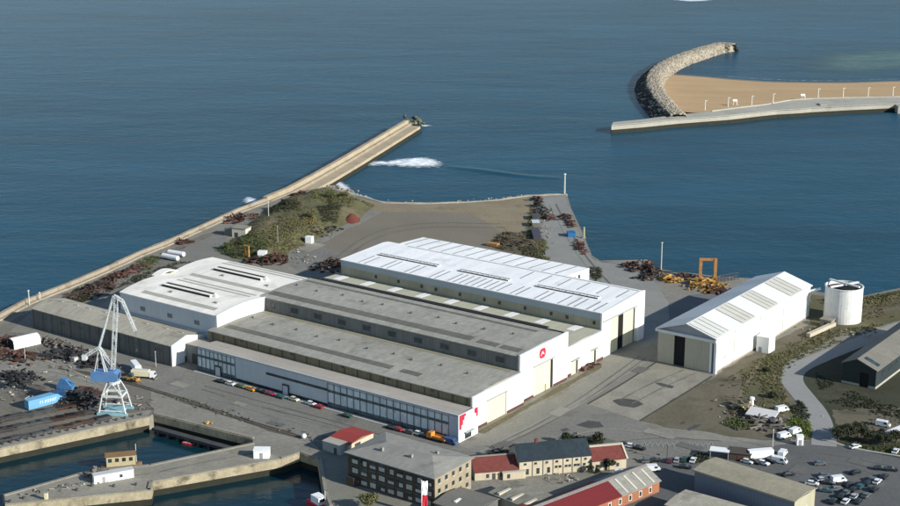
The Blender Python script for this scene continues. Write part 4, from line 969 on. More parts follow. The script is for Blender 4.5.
# ---- dark hall I at right edge
tI = building('dark_hall', 'dark teal hall with tan roof and open gable door at right edge', 'industrial hall', 82.6, 135.5)
pI = [(0, 9.6), (5.6, 12.6), (13.2, 9.2)]
m = MB(); m.extr([(0, 0), (0, 8.1), (5.6, 10.5), (13.2, 7.5), (13.2, 0)], .5, 72, axis='y'); m.build('wall', teal_wall, tI)
m = MB(); wall_prof = [(0, 0), (3.0, 0), (3.0, 0)]
m.extr([(0, 0), (7.0, 0), (7.0, 5.6), (10.4, 5.6), (10.4, 0), (13.2, 0), (13.2, 7.5), (5.6, 10.5), (0, 8.1)], 0, .5, axis='y'); m.build('gable_wall', teal_wall, tI)
d = MB(); d.box(7.0, 10.4, .42, .49, 0, 5.6); d.build('door_gap_shade', black_in, tI)
m = MB(); grI = M('grey_dark_hall_roof', (.165, .16, .135), .9, .15, .08, 1, .12, stripe=(1, 1.1, .1), panel=((9, 1.1, 9), .08), spots=((.14, .13, .11), .12, .55))
m.extr([(-.5, 7.9), (5.6, 10.55), (5.6, 10.85), (-.5, 8.2)], -.6, 72.5, axis='y'); m.build('roof', grI, tI)
m = MB(); m.extr([(5.6, 10.551), (13.8, 7.3), (13.8, 7.6), (5.6, 10.851)], -.6, 72.5, axis='y'); m.build('roof', grI, tI)
def rzi(u): return 10.851 + (u - 5.6) * (7.6 - 10.851) / 8.2
m = MB(); m.extr([(7.0, rzi(7) + .02), (12.6, rzi(12.6) + .02), (12.6, rzi(12.6) + .1), (7.0, rzi(7) + .1)], 3, 5.5, axis='y'); m.build('rooflight', dark_glass, tI)
m = MB(); m.box(-.1, 7.0, -.1, 0, 0, .9); m.box(10.4, 13.3, -.1, 0, 0, .9); m.box(13.2, 13.32, 0, 72, 0, .9); m.build('plinth', prom_m, tI)
for k in range(9): m = MB(); m.box(13.2, 13.3, 6 + k * 7, 9.5 + k * 7, 3.8, 5.4); m.build('window', dark_glass, tI)

# ------------------------------------------------------------------ foreground buildings
# K: three storey office block
tK = building('office_block', 'dark three storey office block with grey hip roof beside the dock', 'office building', -9.5, -47.5)
KL, KD, KH = 34.5, 19.5, 10.3
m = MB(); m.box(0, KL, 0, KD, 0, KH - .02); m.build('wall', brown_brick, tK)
m = MB(); m.box(KL, KL + .25, .1, KD - .1, 0, KH - .03); m.build('end_wall', M('lit_end_wall', (.29, .245, .17), .85, .16, .2, 1.2, .12), tK)  # sunlit tone put into the colour of this end wall
m = MB()
e = .9
c = [(-e, -e, KH), (KL + e, -e, KH), (KL + e, KD + e, KH), (-e, KD + e, KH), (8, KD / 2, KH + 2.3), (KL - 8, KD / 2, KH + 2.3)]
c2 = [(x, y, KH + .25) if i < 4 else (x, y, z) for i, (x, y, z) in enumerate(c)]
m.add([*c[:4], *c2], [(3, 2, 1, 0), (0, 1, 5, 4), (1, 2, 6, 5), (2, 3, 7, 6), (3, 0, 4, 7), (4, 5, 9, 8), (5, 6, 9), (6, 7, 8, 9), (7, 4, 8)])
rK = m.build('roof', flat_grey, tK)
for x, y in ((10, 5), (21, 6), (26, 13)): m = MB(); m.box(x - .5, x + .5, y - .5, y + .5, KH + 1, KH + 2.6); m.build('roof_vent', flat_grey, rK)
pan = M('pale_spandrel', (.42, .41, .36), .8, .22, .3, 1.0, .15)
for fl in range(3):
    z = .6 + fl * 3.3
    m = MB(); m.box(.2, KL - .2, -.14, -.002, z + 2.6, z + 3.0); m.build('floor_band', M('floor_band_brown', (.075, .06, .045), .85, .2), tK)
    for k in range(9):
        x = 1.6 + k * 3.65
        f = MB(); f.box(x, x + 2.5, -.08, -.001, z + .9, z + 2.5); ff = f.build('window', dark_glass, tK)
        f = MB(); f.box(x + (.2 if (k + fl) % 3 else 1.0), x + 2.5, -.16, -.081, z + .1, z + 1.05 + ((k * 7 + fl * 5) % 3) * .35); f.build('blind', pan, ff)
        f = MB(); f.box(x - .12, x + 2.62, -.2, 0, z + 2.5, z + 2.62); f.build('frame', mullion_m, ff)
    for k in range(5):
        y = 1.6 + k * 3.7
        f = MB(); f.box(KL + .25, KL + .3, y, y + 1.4, z + .8, z + 2.2); ff = f.build('window', dark_glass, tK)
        f = MB(); f.box(KL + .25, KL + .5, y - .1, y + 1.5, z + .6, z + .8); f.build('sill', cream_wall, ff)
m = MB(); m.box(1, 4, -2.2, 0, 0, 3.1); m.build('porch', brown_brick, tK)
# flag in front of the block
t = thing('flag_banner', 'tall white and red banner on a pole in front of the dark office block', 'flag', G(421.8, 516), R(10))
ph = hz(421.8, 516, 481.5)
m = MB(); m.tube((0, 0, 0), (0, 0, ph + .5), .11, 6); m.build('pole', white_plain, t)
def banner(z0, z1):
    m = MB(); n = 6; vs = []
    for i in range(n + 1):
        for z in (z0, (z0 + z1) / 2, z1):
            x = .12 + 1.75 * i / n; y = .22 * math.sin(i * 1.5 + z); vs += [(x, y - .03, z), (x, y + .03, z)]
    for i in range(n):
        for j in range(2):
            a = i * 6 + j * 2; b = a + 6; m.f += [(a, b, b + 2, a + 2), (a + 1, a + 3, b + 3, b + 1)]
    m.v = vs; return m
banner(ph - 4.6, ph).build('white_cloth', white_plain, t); banner(ph - 10.5, ph - 4.62).build('red_cloth', red_paint, t)
# small red shed and grey hut behind K
t = building('red_roof_shed', 'low shed with bright red roof behind the grey hip roofed office block', 'shed', -34, -29.5)
m = MB(); m.box(.3, 9.7, .3, 13, 0, 3.2); m.build('wall', cream_wall, t)
m = MB(); m.extr([(-.2, 3.2), (6.6, 4.1), (13.4, 3.2), (13.4, 3.4), (6.6, 4.3), (-.2, 3.4)], 0, 10); m.build('roof', M('bright_red_roof', (.28, .045, .036), .75, .1, .15, 1, .08, stripe=(0, 1.0, .1)), t)
m = MB(); m.box(9.71, 9.8, 3, 6, 0, 2.6); m.build('door', dark_metal, t)
t = thing('grey_hut', 'small pale grey flat roofed hut beside the red roofed shed', 'hut', G(336, 451), A0)
m = MB(); m.box(-4, 4, -2.2, 2.2, 0, 3.4); m.build('wall', M('hut_grey', (.30, .32, .32), .8, .12), t); m = MB(); m.box(-4.2, 4.2, -2.4, 2.4, 3.4, 3.6); m.build('roof', flash_roof, t)
m = MB(); m.box(1, 2.2, -2.28, -2.2, 0, 2.2); m.build('door', dark_metal, t)

# L: the low terrace in front of the yard
LZ = math.atan2(5.5, 23.6)
def gable_row(t, x0, x1, d, he, hr, wm, rm, over=.35):
    m = MB(); m.extr([(0, 0), (0, he - .03), (d / 2, hr - .03), (d, he - .03), (d, 0)], x0, x1); m.build('wall', wm, t)
    sl = (hr - he) / (d / 2)
    m = MB(); m.extr([(-over, he - over * sl), (d / 2, hr), (d + over, he - over * sl), (d + over, he - over * sl + .22), (d / 2, hr + .25), (-over, he - over * sl + .22)], x0 - .25, x1 + .25)
    return m.build('roof', rm, t)
p0 = G(519.3, 477.4)
tL = thing('slate_roof_house', 'two storey cream row house with long dark slate roof', 'house', p0, LZ)
gable_row(tL, 0, 24.4, 12.5, 5.5, 8.9, cream_wall, slate)
for x in (4.4, 8.0, 11.4, 14.8, 18.0, 21.0): m = MB(); m.box(x - .1, x + .1, -.12, 0, .1, 5.2); m.build('downpipe', M('pipe_brown', (.12, .10, .08), .8), tL)
def win(t, x, z, w, h, mat=dark_glass):
    f = MB(); f.box(x, x + w, -.06, -.001, z, z + h); ff = f.build('window', mat, t)
    f = MB(); f.box(x - .12, x + w + .12, -.14, -.061, z - .16, z - .02); f.build('sill', cream_wall, ff)
for x in (2.2, 5.8, 9.4): win(tL, x, .7, 1.0, 1.9)
for x in (12.0, 13.3, 15.4, 16.6, 18.5, 19.6, 21.6): win(tL, x, 2.1, .95, .8)
for x in (1.5, 5.0, 8.8, 12.2, 15.8, 19.0, 22.0): win(tL, x, 4.0, .9, .7)
m = MB(); m.box(7.0, 8.0, 5.9, 6.9, 8.0, 10.2); m.build('chimney', red_tile, tL)
p1 = G(474.7, 481)
t = thing('red_tile_house', 'low cream cottage with dull red tiled roof left of the slate roofed house', 'house', p1, LZ - R(2))
gable_row(t, 0, 14.3, 12, 2.9, 5.6, cream_wall, red_tile)
for x in (3.8, 8.4): win(t, x, .7, 1.0, 1.3)
m = MB(); m.box(5.8, 6.9, -.06, 0, 0, 2.1); m.build('door', dark_metal, t)
m = MB(); m.box(0, 14.3, 5.8, 6.4, 5.75, 6.05); m.build('ridge_cap', concrete, t)
t = thing('front_lean_to', 'low cream lean-to between red tiled cottage and slate roofed house', 'outbuilding', G(503, 480.5), LZ)
m = MB(); m.box(0, 7.6, 0, 3.2, 0, 2.5); m.build('wall', cream_wall, t); m = MB(); m.box(-.2, 7.8, -.2, 3.4, 2.5, 2.7); m.build('roof', M('pale_lean_roof', (.45, .42, .34), .9, .12), t)
m = MB(); m.box(1.4, 2.4, -.05, 0, .5, 2.0); m.build('window', dark_glass, t)
p2 = G(592, 471.5)
t = thing('red_tile_house', 'cream cottage with red tiled roof and pale ridge right of the slate roofed house', 'house', p2, LZ)
gable_row(t, 0, 11.8, 11, 3.6, 6.3, cream_wall, red_tile)
m = MB(); m.box(-.2, 12, 4.9, 6.1, 6.4, 6.75); m.build('ridge_cap', M('pale_ridge', (.52, .47, .37), .9, .1), t)
m = MB(); m.extr([(-.4, 3.5), (5.5, 6.56), (5.5, 6.9), (-.4, 3.85)], 11.7, 12.3); m.extr([(11.4, 3.5), (5.5, 6.56), (5.5, 6.9), (11.4, 3.85)], 11.7, 12.3); m.build('verge', M('pale_ridge', (.52, .47, .37)), t)
for x in (1.2, 8.4): win(t, x, 1.0, .9, 1.2)
m = MB(); m.box(4.2, 5.4, -.06, 0, 0, 2.1); m.build('door', dark_metal, t)

# M: red roofed building with orange facade (bottom edge)
MZ = A0 - R(13.5)
tM = thing('red_roof_building', 'orange brick building with large deep red roof at the bottom edge', 'building', W(64.6, -10.6), MZ)
m = MB(); m.extr([(-6.5, 0), (-6.5, 3.9), (0, 6.9), (6.5, 3.9), (6.5, 0)], -40, 17.6, axis='y'); m.build('wall', orange_wall, tM)
m = MB(); m.extr([(-7, 3.75), (0, 6.98), (7, 3.75), (7, 4.0), (0, 7.25), (-7, 4.0)], -40.4, 0, axis='y'); m.build('roof', red_sheet, tM)
m = MB(); m.extr([(-7, 3.7), (0, 6.9), (7, 3.7), (7, 3.95), (0, 7.15), (-7, 3.95)], .01, 18, axis='y'); rg = m.build('roof', flat_grey, tM)
rg['label'] = 'grey sheet half of the roof with pale skylight strips'
for k in range(4):
    y = 2.5 + k * 4; m = MB(); m.extr([(1.0, 6.72), (6.6, 4.16), (6.6, 4.28), (1.0, 6.84)], y, y + .8, axis='y'); m.build('skylight', M('pale_strip', (.48, .45, .36), .8, .12), tM)
m = MB(); m.extr([(0, 7.2), (.8, 6.9), (.8, 7.1), (0, 7.45), (-.8, 7.1), (-.8, 6.9)], -40.4, 18, axis='y'); m.build('ridge_cap', M('ridge_grey', (.20, .19, .17), .9), tM)
for k in range(12):
    y = -38 + k * 4.6
    f = MB(); f.box(6.5, 6.6, y, y + 1.5, .9, 3.0); ff = f.build('window', M('pale_shutter', (.55, .50, .42), .8, .1), tM)
    f = MB(); f.box(6.6, 6.63, y + .3, y + 1.2, 1.2, 2.7); f.build('pane', dark_glass, ff)
# trailer and van beyond it
def trailer(label, pa, pb, z0, z1, wd, mat, name='trailer', cat='trailer', wheels=True):
    a, b = G(*pa), G(*pb); L_ = (b - a).length
    t = thing(name, label, cat, a, math.atan2((b - a).y, (b - a).x))
    m = MB(); m.extr([(-wd / 2, z0), (wd / 2, z0), (wd / 2, z1 - .12), (wd / 2 - .12, z1), (-wd / 2 + .12, z1), (-wd / 2, z1 - .12)], 0, L_); m.build('box', mat, t)
    m = MB(); m.box(.3, L_ - .3, -wd / 2 + .3, wd / 2 - .3, max(.5, z0 - .45), z0 - .001); m.build('chassis', dark_metal, t)
    if wheels:
        for fx in (.14, .24, .84):
            for s in (-1, 1): m = MB(); m.tube((L_ * fx, s * (wd / 2 - .35), .5), (L_ * fx, s * (wd / 2 - .02), .5), .5, 10); m.build('wheel', black_m, t)
    return t
trailer('long low white trailer with flat top behind the orange brick building', (614.5, 477.5), (650, 478.5), .9, 2.5, 2.6, white_plain)

# O/Q/P low roofs along the bottom edge
def low_shed(name, label, u0, u1, v0, v1, z, wm, rm, rot=0.0, pitch=.5, along='u', extra=None, cat='shed'):
    t = thing(name, label, cat, W(u0, v0), A0 + R(rot)); a, b = u1 - u0, v1 - v0
    m = MB(); m.box(.15, a - .15, .15, b - .15, 0, z - .02); m.build('wall', wm, t)
    if along == 'u': pr = [(-.3, z), (b / 2, z + pitch), (b + .3, z), (b + .3, z + .2), (b / 2, z + pitch + .2), (-.3, z + .2)]; m = MB(); m.extr(pr, -.3, a + .3)
    else: pr = [(-.3, z), (a / 2, z + pitch), (a + .3, z), (a + .3, z + .2), (a / 2, z + pitch + .2), (-.3, z + .2)]; m = MB(); m.extr(pr, -.3, b + .3, axis='y')
    r = m.build('roof', rm, t)
    m = MB(); m.box(a, a + .05 - .15, b * .3, b * .3 + 1.4, 0, 2.2); m.build('door', dark_metal, t)
    return t, r, a, b
gp = M('patched_sheet_roof', (.22, .21, .165), .95, .2, .1, .9, .15, stripe=(0, 1.1, .14), panel=((1.1, 3, 9), .16), spots=((.11, .105, .08), .12, .55), speck=0.25)
t, r, a, b = low_shed('patched_roof_shed', 'low shed with patched corrugated grey roof in front of the cream cottages', 37, 56, -35, -22.5, 4, cream_wall, gp, -9, .7)
for k in range(3): m = MB(); m.box(3 + k * 5.5, 4 + k * 5.5, .4, b / 2 - .4, 4.22 + .0, 4.62 + .38); m.build('rooflight', M('pale_strip', (.48, .45, .36)), t)
t, r, a, b = low_shed('grey_roof_shed', 'small shed with plain dull grey roof beside the dark office block end wall', 27.5, 42, -51, -37, 4, shed_wall, M('dull_grey_roof', (.155, .15, .13), .9, .15, .1, 1, .1), 0, .8)
m = MB(); m.box(5.2, 6.2, 3, 6.4, 4.55, 4.9); m.build('rooflight', white_plain, t)
t, r, a, b = low_shed('red_roof_shed', 'small shed with dark red roof between the patched roof and large red roof', 50.5, 61, -41, -34.5, 4.0, cream_wall, red_tile, -9, 1.0)
t, r, a, b = low_shed('tan_roof_shed', 'low shed with tan weathered roof at the bottom edge right of the red roof', 86.5, 107, -12.5, 1.0, 5, shed_wall, tan_roof, 0, .5)
t, r, a, b = low_shed('dark_roof_shed', 'dark low roofed shed in shade along the bottom edge', 71, 82, -40, -20, 3.4, brown_brick, M('dark_felt_roof', (.05, .052, .05), .9, .2), -13, .3, along='u')
# N: tan roofed warehouse with blue-grey wall
tN = thing('tan_roof_warehouse', 'blue-grey walled warehouse with wide tan roof beside the car park', 'warehouse', W(84.3, 10.8), A0 - R(5.5))
m = MB(); m.box(0, 35.2, 0, 12.6, 0, 7.7); m.build('wall', slate_blue, tN)
m = MB(); m.box(35.2, 35.4, 0, 12.6, 0, 7.7); m.build('end_wall', tan_clad, tN)
m = MB(); m.extr([(-.5, 7.75), (6.3, 8.6), (13.1, 7.75), (13.1, 8.0), (6.3, 8.85), (-.5, 8.0)], -.5, 35.8); m.build('roof', M('tan_warehouse_roof', (.29, .265, .19), .9, .12, .08, 1.1, .12, stripe=(0, 1.1, .08), panel=((1.1, 2.4, 9), .06), speck=0.2), tN)
m = MB(); m.box(-.5, 35.8, -.75, -.5, 7.6, 8.15); m.build('gutter', M('gutter_tan', (.30, .28, .22), .8, .1), tN)
m = MB(); m.box(35.4, 35.5, 4, 8, 0, 4.2); m.build('door', grey_door, tN)
# canopy, kiosk and trailers near the car park
t = thing('white_canopy', 'small flat white roofed canopy behind the tan roofed warehouse', 'canopy', G(709, 459), A0 + R(20))
for x in (.3, 6.2):
    for y in (.3, 3.4): m = MB(); m.tube((x, y, 0), (x, y, 2.9), .12, 5); m.build('post', steel, t)
m = MB(); m.box(0, 6.5, 0, 3.8, 2.9, 3.15); m.build('roof', white_plain, t)
t = thing('brown_shed', 'dark brown low shed between white canopy and white box trailer', 'shed', G(728, 460), A0 + R(20))
m = MB(); m.box(0, 7.4, 0, 5.2, 0, 2.6); m.build('wall', brown_brick, t)
m = MB(); m.extr([(-.3, 2.6), (2.6, 3.3), (5.5, 2.6), (5.5, 2.8), (2.6, 3.5), (-.3, 2.8)], -.3, 7.7); m.build('roof', M('dark_brown_roof', (.07, .06, .052), .9, .2), t)
m = MB(); m.box(3, 4, -.06, 0, 0, 2); m.build('door', red_tile, t)
trailer('long white box trailer parked above the tan roofed warehouse', (748, 460.5), (772, 458.5), 1.0, 3.6, 2.6, white_plain)
for lab, px, py, w, d, h in (('white square cabin on the kerb between green scrub and car park', 799.5, 444.5, 2.2, 2.2, 3.2), ('white box cabin on the stone mole between the two dock basins', 262, 457, 5.2, 3.2, 2.9)):
    t = thing('white_cabin', lab, 'cabin', G(px, py), A0 + R(35))
    m = MB(); m.box(-w / 2, w / 2, -d / 2, d / 2, 0, h); m.build('wall', white_plain, t); m = MB(); m.box(-w / 2 - .12, w / 2 + .12, -d / 2 - .12, d / 2 + .12, h, h + .18); m.build('roof', white_roof, t)
    m = MB(); m.box(-.5, .5, -d / 2 - .05, -d / 2, 0, 2.0); m.build('door', steel, t)

# ------------------------------------------------------------------ crane
cb = G(115.5, 412); fwc = cb.y * math.cos(PT) + H * math.sin(PT); cs = fwc / F
def CP(px, py, y=0.0): return ((px - 115.5) * cs, y, hz(115.5, 412, py))
tc = thing('dock_crane', 'white level luffing dock crane with blue machinery house on the quay', 'crane', cb, R(-6))
zt = CP(0, 381.5)[2]
for sx in (-1, 1):
    for sy in (-1, 1):
        m = MB(); m.tube((sx * 4.9, sy * 3.6, .9), (sx * 3.6, sy * 3.0, zt * .62), .36, 6, .3); m.tube((sx * 3.6, sy * 3.0, zt * .62), (sx * 1.9, sy * 1.7, zt), .28, 6, .22); m.build('leg', crane_m, tc)
m = MB()
for sy in (-1, 1):
    m.obox((0, sy * 3.05, zt * .6), 7.6, .55, .8); m.tube((-4.6, sy * 3.5, 1.6), (4.6, sy * 3.5, 1.6), .26, 6)
for sx in (-1, 1): m.obox((sx * 3.65, 0, zt * .6), .55, 6.2, .8); m.tube((sx * 4.0, -3.1, zt * .45), (sx * 4.3, 3.1, zt * .2), .16, 5)
m.tube((-3.6, -3.0, zt * .62), (0, -2.2, zt), .2, 5); m.tube((3.6, -3.0, zt * .62), (0, -2.2, zt), .2, 5); m.build('portal_beam', crane_m, tc)
m = MB()
for sy in (-1, 1): m.box(-5.6, 5.6, sy * 3.6 - .5, sy * 3.6 + .5, .05, 1.0)
m.box(-3.6, 3.6, -1.8, 1.8, .4, 1.2); m.build('bogie', crane_base, tc)
m = MB(); m.tube((0, 0, zt - .6), (0, 0, zt + .5), 2.4, 14); m.build('slew_ring', crane_m, tc)
zc = zt + .5; zc1 = CP(0, 370.5)[2]
hx0, hx1 = CP(94.5, 400)[0], CP(121.5, 400)[0]
m = MB(); m.extr([(hx0, zc), (hx1 - 1, zc), (hx1, zc + .6), (hx1, zc1 - .8), (hx1 - 1.2, zc1), (hx0, zc1 - .2)], -2.3, 2.3, axis='y'); cab = m.build('machinery_house', crane_blue, tc)
m = MB(); m.box(hx1 - .02, hx1 + .04, -1.6, 1.6, zc + 1.0, zc1 - 1.0); m.build('window', dark_glass, cab)
bb0 = Vector(CP(115.8, 369)); tip = Vector(CP(123.6, 297)); tb = Vector(CP(102.7, 348)); ca = Vector(CP(87.2, 357.5)); tt = Vector(CP(121.0, 295.5))
m = MB(); m.truss(bb0, tip, 1.25, .13, 14); m.build('boom', crane_m, tc)
m = MB()
for s in (-.5, .5): m.tube(tb + Vector((0, s, 0)), tt + Vector((0, s * .6, 0)), .22, 5)
m.truss(tb, tt, .7, .09, 9); m.build('tie_bar', crane_m, tc)
m = MB(); m.truss(Vector(CP(116, 366)), tb, .9, .16, 5)
for s in (-1.4, 1.4): m.tube(Vector(CP(108.5, 371, s)), tb, .25, 6); m.tube(Vector(CP(111, 371, s)), Vector(CP(103.5, 350, s * .3)), .2, 5); m.tube(Vector(CP(98, 371, s)), tb, .16, 5)
m.build('a_frame', crane_m, tc)
m = MB(); m.truss(tb, ca, .9, .2, 4); arm = m.build('counter_arm', crane_m, tc)
m = MB(); m.box(ca.x - .7, ca.x + .9, -1.0, 1.0, ca.z - 1.2, ca.z + .7); m.build('counterweight', crane_m, arm)
je = Vector(CP(140.8, 330)); jm = Vector(CP(129.5, 300.5))
m = MB(); m.truss(tt, jm, .8, .14, 4); m.truss(tip + Vector((0, 0, .4)), jm, .6, .12, 3); m.truss(jm, je, .7, .14, 7); m.tube(tip, jm.lerp(je, .35), .14, 5); m.build('fly_jib', crane_m, tc)
m = MB(); m.tube(ca + Vector((0, .5, 0)), Vector((ca.x, .5, zc1 - 6)), .045, 4); m.tube(je, je - Vector((0, 0, 7)), .05, 4); m.build('hoist_rope', dark_metal, tc)
m = MB(); m.obox(je - Vector((0, 0, 7.4)), .5, .4, .9); m.build('hook', dark_metal, tc)
m = MB()
for k in range(12): z = .9 + (zt - .9) * k / 11; m.box(4.2 - 1.2 * k / 11, 4.9 - 1.2 * k / 11, -3.9, -3.6, z, z + .1)
m.build('ladder', crane_m, tc)

# ------------------------------------------------------------------ vehicles
def car_paint(name, col): return M('paint_' + name, col, .28, .03, .3, 1, .02, spec=.5)
PAINT = {k: car_paint(k, c) for k, c in dict(black=(.015, .015, .017), white=(.72, .73, .73), silver=(.38, .39, .40), red=(.42, .02, .03), crimson=(.30, .012, .05), orange=(.72, .30, .03),
         cream=(.62, .58, .42), teal=(.03, .09, .10), olive=(.14, .15, .05), green=(.02, .07, .05), blue=(.05, .10, .25), grey=(.12, .125, .13), maroon=(.14, .03, .03)).items()}
def make_car(van=False):
    t = thing('parked_van' if van else 'parked_car', 'proto', 'van' if van else 'car', (0, 0, 0))
    m = MB()
    if not van: side = [(-2.1, .35), (2.1, .35), (2.15, .62), (2.0, .82), (1.0, .93), (-1.55, .95), (-2.1, .88), (-2.15, .6)]; w = .86
    else: side = [(-2.5, .4), (2.5, .4), (2.55, .9), (2.1, 1.15), (1.5, 2.1), (1.2, 2.2), (-2.45, 2.2), (-2.55, .9)]; w = .98
    m.extr(side, -w, w, axis='y')
    if not van: m.add([(-1.25, -.62, 1.44), (.25, -.62, 1.44), (.25, .62, 1.44), (-1.25, .62, 1.44), (-1.3, -.66, 1.38), (.32, -.66, 1.38), (.32, .66, 1.38), (-1.3, .66, 1.38)],
          [(0, 1, 2, 3), (0, 4, 5, 1), (1, 5, 6, 2), (2, 6, 7, 3), (3, 7, 4, 0)])
    m.build('body', PAINT['white'], t)
    m = MB()
    if not van: m.add([(-1.85, -.78, .94), (1.05, -.78, .92), (1.05, .78, .92), (-1.85, .78, .94), (-1.3, -.655, 1.379), (.32, -.655, 1.379), (.32, .655, 1.379), (-1.3, .655, 1.379)],
          [(0, 1, 5, 4), (1, 2, 6, 5), (2, 3, 7, 6), (3, 0, 4, 7), (4, 5, 6, 7)])
    else:
        for s in (-1, 1): m.box(.4, 1.5, s * .985 - .01, s * .985 + .01, 1.25, 1.95)
        m.add([(2.14, -.8, 1.15), (2.14, .8, 1.15), (1.56, .8, 2.06), (1.56, -.8, 2.06)], [(0, 1, 2, 3)])
    m.build('window', dark_glass, t)
    for sx in (-1.3, 1.35):
        for sy in (-1, 1): k = MB(); k.tube((sx, sy * (w - .2), .33), (sx, sy * (w + .02), .33), .33, 10); k.build('wheel', black_m, t)
    return t
car0, van0 = make_car(), make_car(True); used = set()
def place_car(px, py, color, label, rz, group, van=False, sc=1.0):
    src = van0 if van else car0
    t = dup(src, G(px, py), rz, label, group, sc)
    for ch in t.children:
        if ch.name.startswith('body'):
            ch.material_slots[0].link = 'OBJECT'; ch.material_slots[0].material = PAINT[color]
    return t
g1 = 'cars parked along the glazed front'
ua = A0
for px, py, c, lab, van in [(220, 382.5, 'black', 'black car nearest the white gable shed in the row along the glazed front', 0), (230.5, 385, 'white', 'white car parked beside the black one at left of the glazed front', 0),
    (241, 387.5, 'olive', 'olive green car left of the orange car along the glazed front', 0), (251, 390.5, 'orange', 'bright orange car parked by the pale blue front wall', 0), (260, 392, 'black', 'black car between orange and crimson cars by the pale blue wall', 0),
    (269.5, 395, 'crimson', 'crimson car parked by the pale blue front wall', 0), (280, 398, 'teal', 'dark teal car right of the crimson one by the pale wall', 0), (294, 400.5, 'cream', 'cream car parked just left of the dark front door', 0),
    (311, 405, 'white', 'white car parked just right of the dark front door', 0), (318.5, 408, 'red', 'red car touching the white car right of the front door', 0), (347, 417, 'green', 'dark green car standing alone in the middle of the front row', 0),
    (391, 429, 'black', 'black car at left of the red car near the hip roofed office block', 0), (397.5, 430.5, 'red', 'red car in the row between the glazed front and office block', 0), (409, 433.5, 'grey', 'dark grey car in the row between glazed front and office block', 0),
    (418.5, 435, 'white', 'white car in the row between glazed front and office block', 0), (424.5, 437, 'black', 'black car beside the orange flatbed truck', 0), (451, 444, 'blue', 'blue van at the right end of the front row by the red emblem', 1)]:
    place_car(px, py, c, lab, ua + R(random.choice((0, 0, 180)) + random.uniform(-4, 4)), g1, bool(van))
g2 = 'cars in the lower right car park'
for px, py, c, lab, rz_, van in [(788, 476, 'black', 'black car alone beside the right edge of the tan warehouse roof', 20, 0), (812, 485, 'white', 'white car nearest the corner of the tan roofed warehouse', -25, 0), (822, 481, 'silver', 'silver car between white car and white van in the car park', 15, 0),
    (828.5, 484.5, 'black', 'black car in front of the silver one mid car park', -15, 0), (824, 477, 'grey', 'dark grey car behind the silver one mid car park', 10, 0), (838.5, 482, 'white', 'white van in the middle of the car park', 10, 1), (855, 474, 'black', 'black car alone in the upper middle of the car park', 28, 0),
    (820, 465, 'grey', 'dark grey car by itself in the upper left of the car park', 5, 0), (877, 483, 'white', 'white car at the top right of the diagonal row by the kerb', 55, 0), (872, 481, 'grey', 'dark grey car next to the white one in the diagonal row', 55, 0),
    (867, 485, 'black', 'black car third from the top in the diagonal row', 55, 0), (860, 488, 'teal', 'dark teal car fourth from the top in the diagonal row', 55, 0), (853, 491, 'black', 'black car fifth from the top in the diagonal row', 55, 0), (854, 498, 'silver', 'silver car at the kerb end of the diagonal row', 55, 0),
    (846, 494, 'grey', 'dark grey car near the lower end of the diagonal row', 55, 0), (841, 498, 'black', 'black car left of the pale one near the bottom edge', 55, 0), (845.5, 503, 'white', 'white car at the bottom of the diagonal row', 55, 0), (833, 503, 'black', 'black car at the bottom left of the diagonal row', 55, 0), (858, 503, 'black', 'black car at bottom right beside the kerb', 55, 0),
    (836, 490, 'grey', 'dark grey car left of the diagonal row near the white van', 20, 0), (848, 486, 'black', 'black car between the white van and the diagonal row', 30, 0), (826, 492, 'teal', 'dark teal car beside the end wall of the tan roofed warehouse', -20, 0), (884, 478, 'black', 'black car above the white car topping the diagonal row', 55, 0), (866, 497, 'grey', 'dark grey car at the kerb below the middle of the diagonal row', 55, 0), (874, 491, 'black', 'black car at the kerb beside the upper diagonal row', 55, 0),
    (880, 470, 'black', 'black car in the shaded strip at upper right of the car park', -12, 0), (891, 471, 'black', 'rightmost black car in the shaded strip of the car park', -12, 0)]:
    place_car(px, py, c, lab, R(rz_ + random.uniform(-5, 5)), g2, bool(van))
g3 = 'vehicles beside the white box trailer'
for px, py, c, lab, rz_, van in [(747, 463, 'white', 'white car in front of the brown shed', -35, 0), (755, 463.5, 'black', 'black car between two white cars below the box trailer', -40, 0), (763, 464.5, 'white', 'white car below the middle of the white box trailer', -40, 0),
    (770, 462.5, 'black', 'black car below the right end of the white box trailer', -40, 0), (779.5, 463, 'white', 'large white van right of the white box trailer', -30, 1), (782.5, 456, 'white', 'white van behind the large white van right of the trailer', 60, 1), (784, 438, 'white', 'white van at the edge of the green scrub above the car park', 30, 1),
    (782, 411.5, 'white', 'white van among the rough scrub left of the pale road', 25, 1), (855, 448, 'white', 'white car half hidden under the dark trees by the road', 30, 0), (883, 426.5, 'white', 'white van standing on the brown dirt at right', -30, 1), (895.5, 452.5, 'white', 'small white car at the right edge by the kerb', 60, 0)]:
    place_car(px, py, c, lab, R(rz_), g3, bool(van))
g4 = 'cars parked beside the red tiled cottage'
for px, py, c, lab, rz_, van in [(624.5, 446, 'black', 'black car just behind the red tiled cottage with pale ridge', -20, 0), (631, 447.5, 'white', 'white car behind the red tiled cottage with pale ridge', -25, 0), (639, 449.5, 'black', 'black car right of the white one behind the red tiled cottage', -30, 0),
    (647.5, 462.5, 'grey', 'dark grey car behind the small white van', 10, 0), (655, 462, 'black', 'black car behind and right of the small white van', 10, 0), (670, 462, 'maroon', 'maroon car in the row below the zigzag bay lines', 70, 0), (677, 461.5, 'silver', 'silver car in the row below the zigzag bay lines', 70, 0),
    (684, 461, 'green', 'dark green car in the row below the zigzag bay lines', 70, 0), (652.5, 471, 'white', 'small white van beside the flat white trailer', 5, 1), (685, 468.5, 'black', 'black car at the corner of the tan roofed warehouse', -15, 0)]:
    place_car(px, py, c, lab, R(rz_), g4, bool(van))
bpy.data.objects.remove(car0, do_unlink=True) if False else None
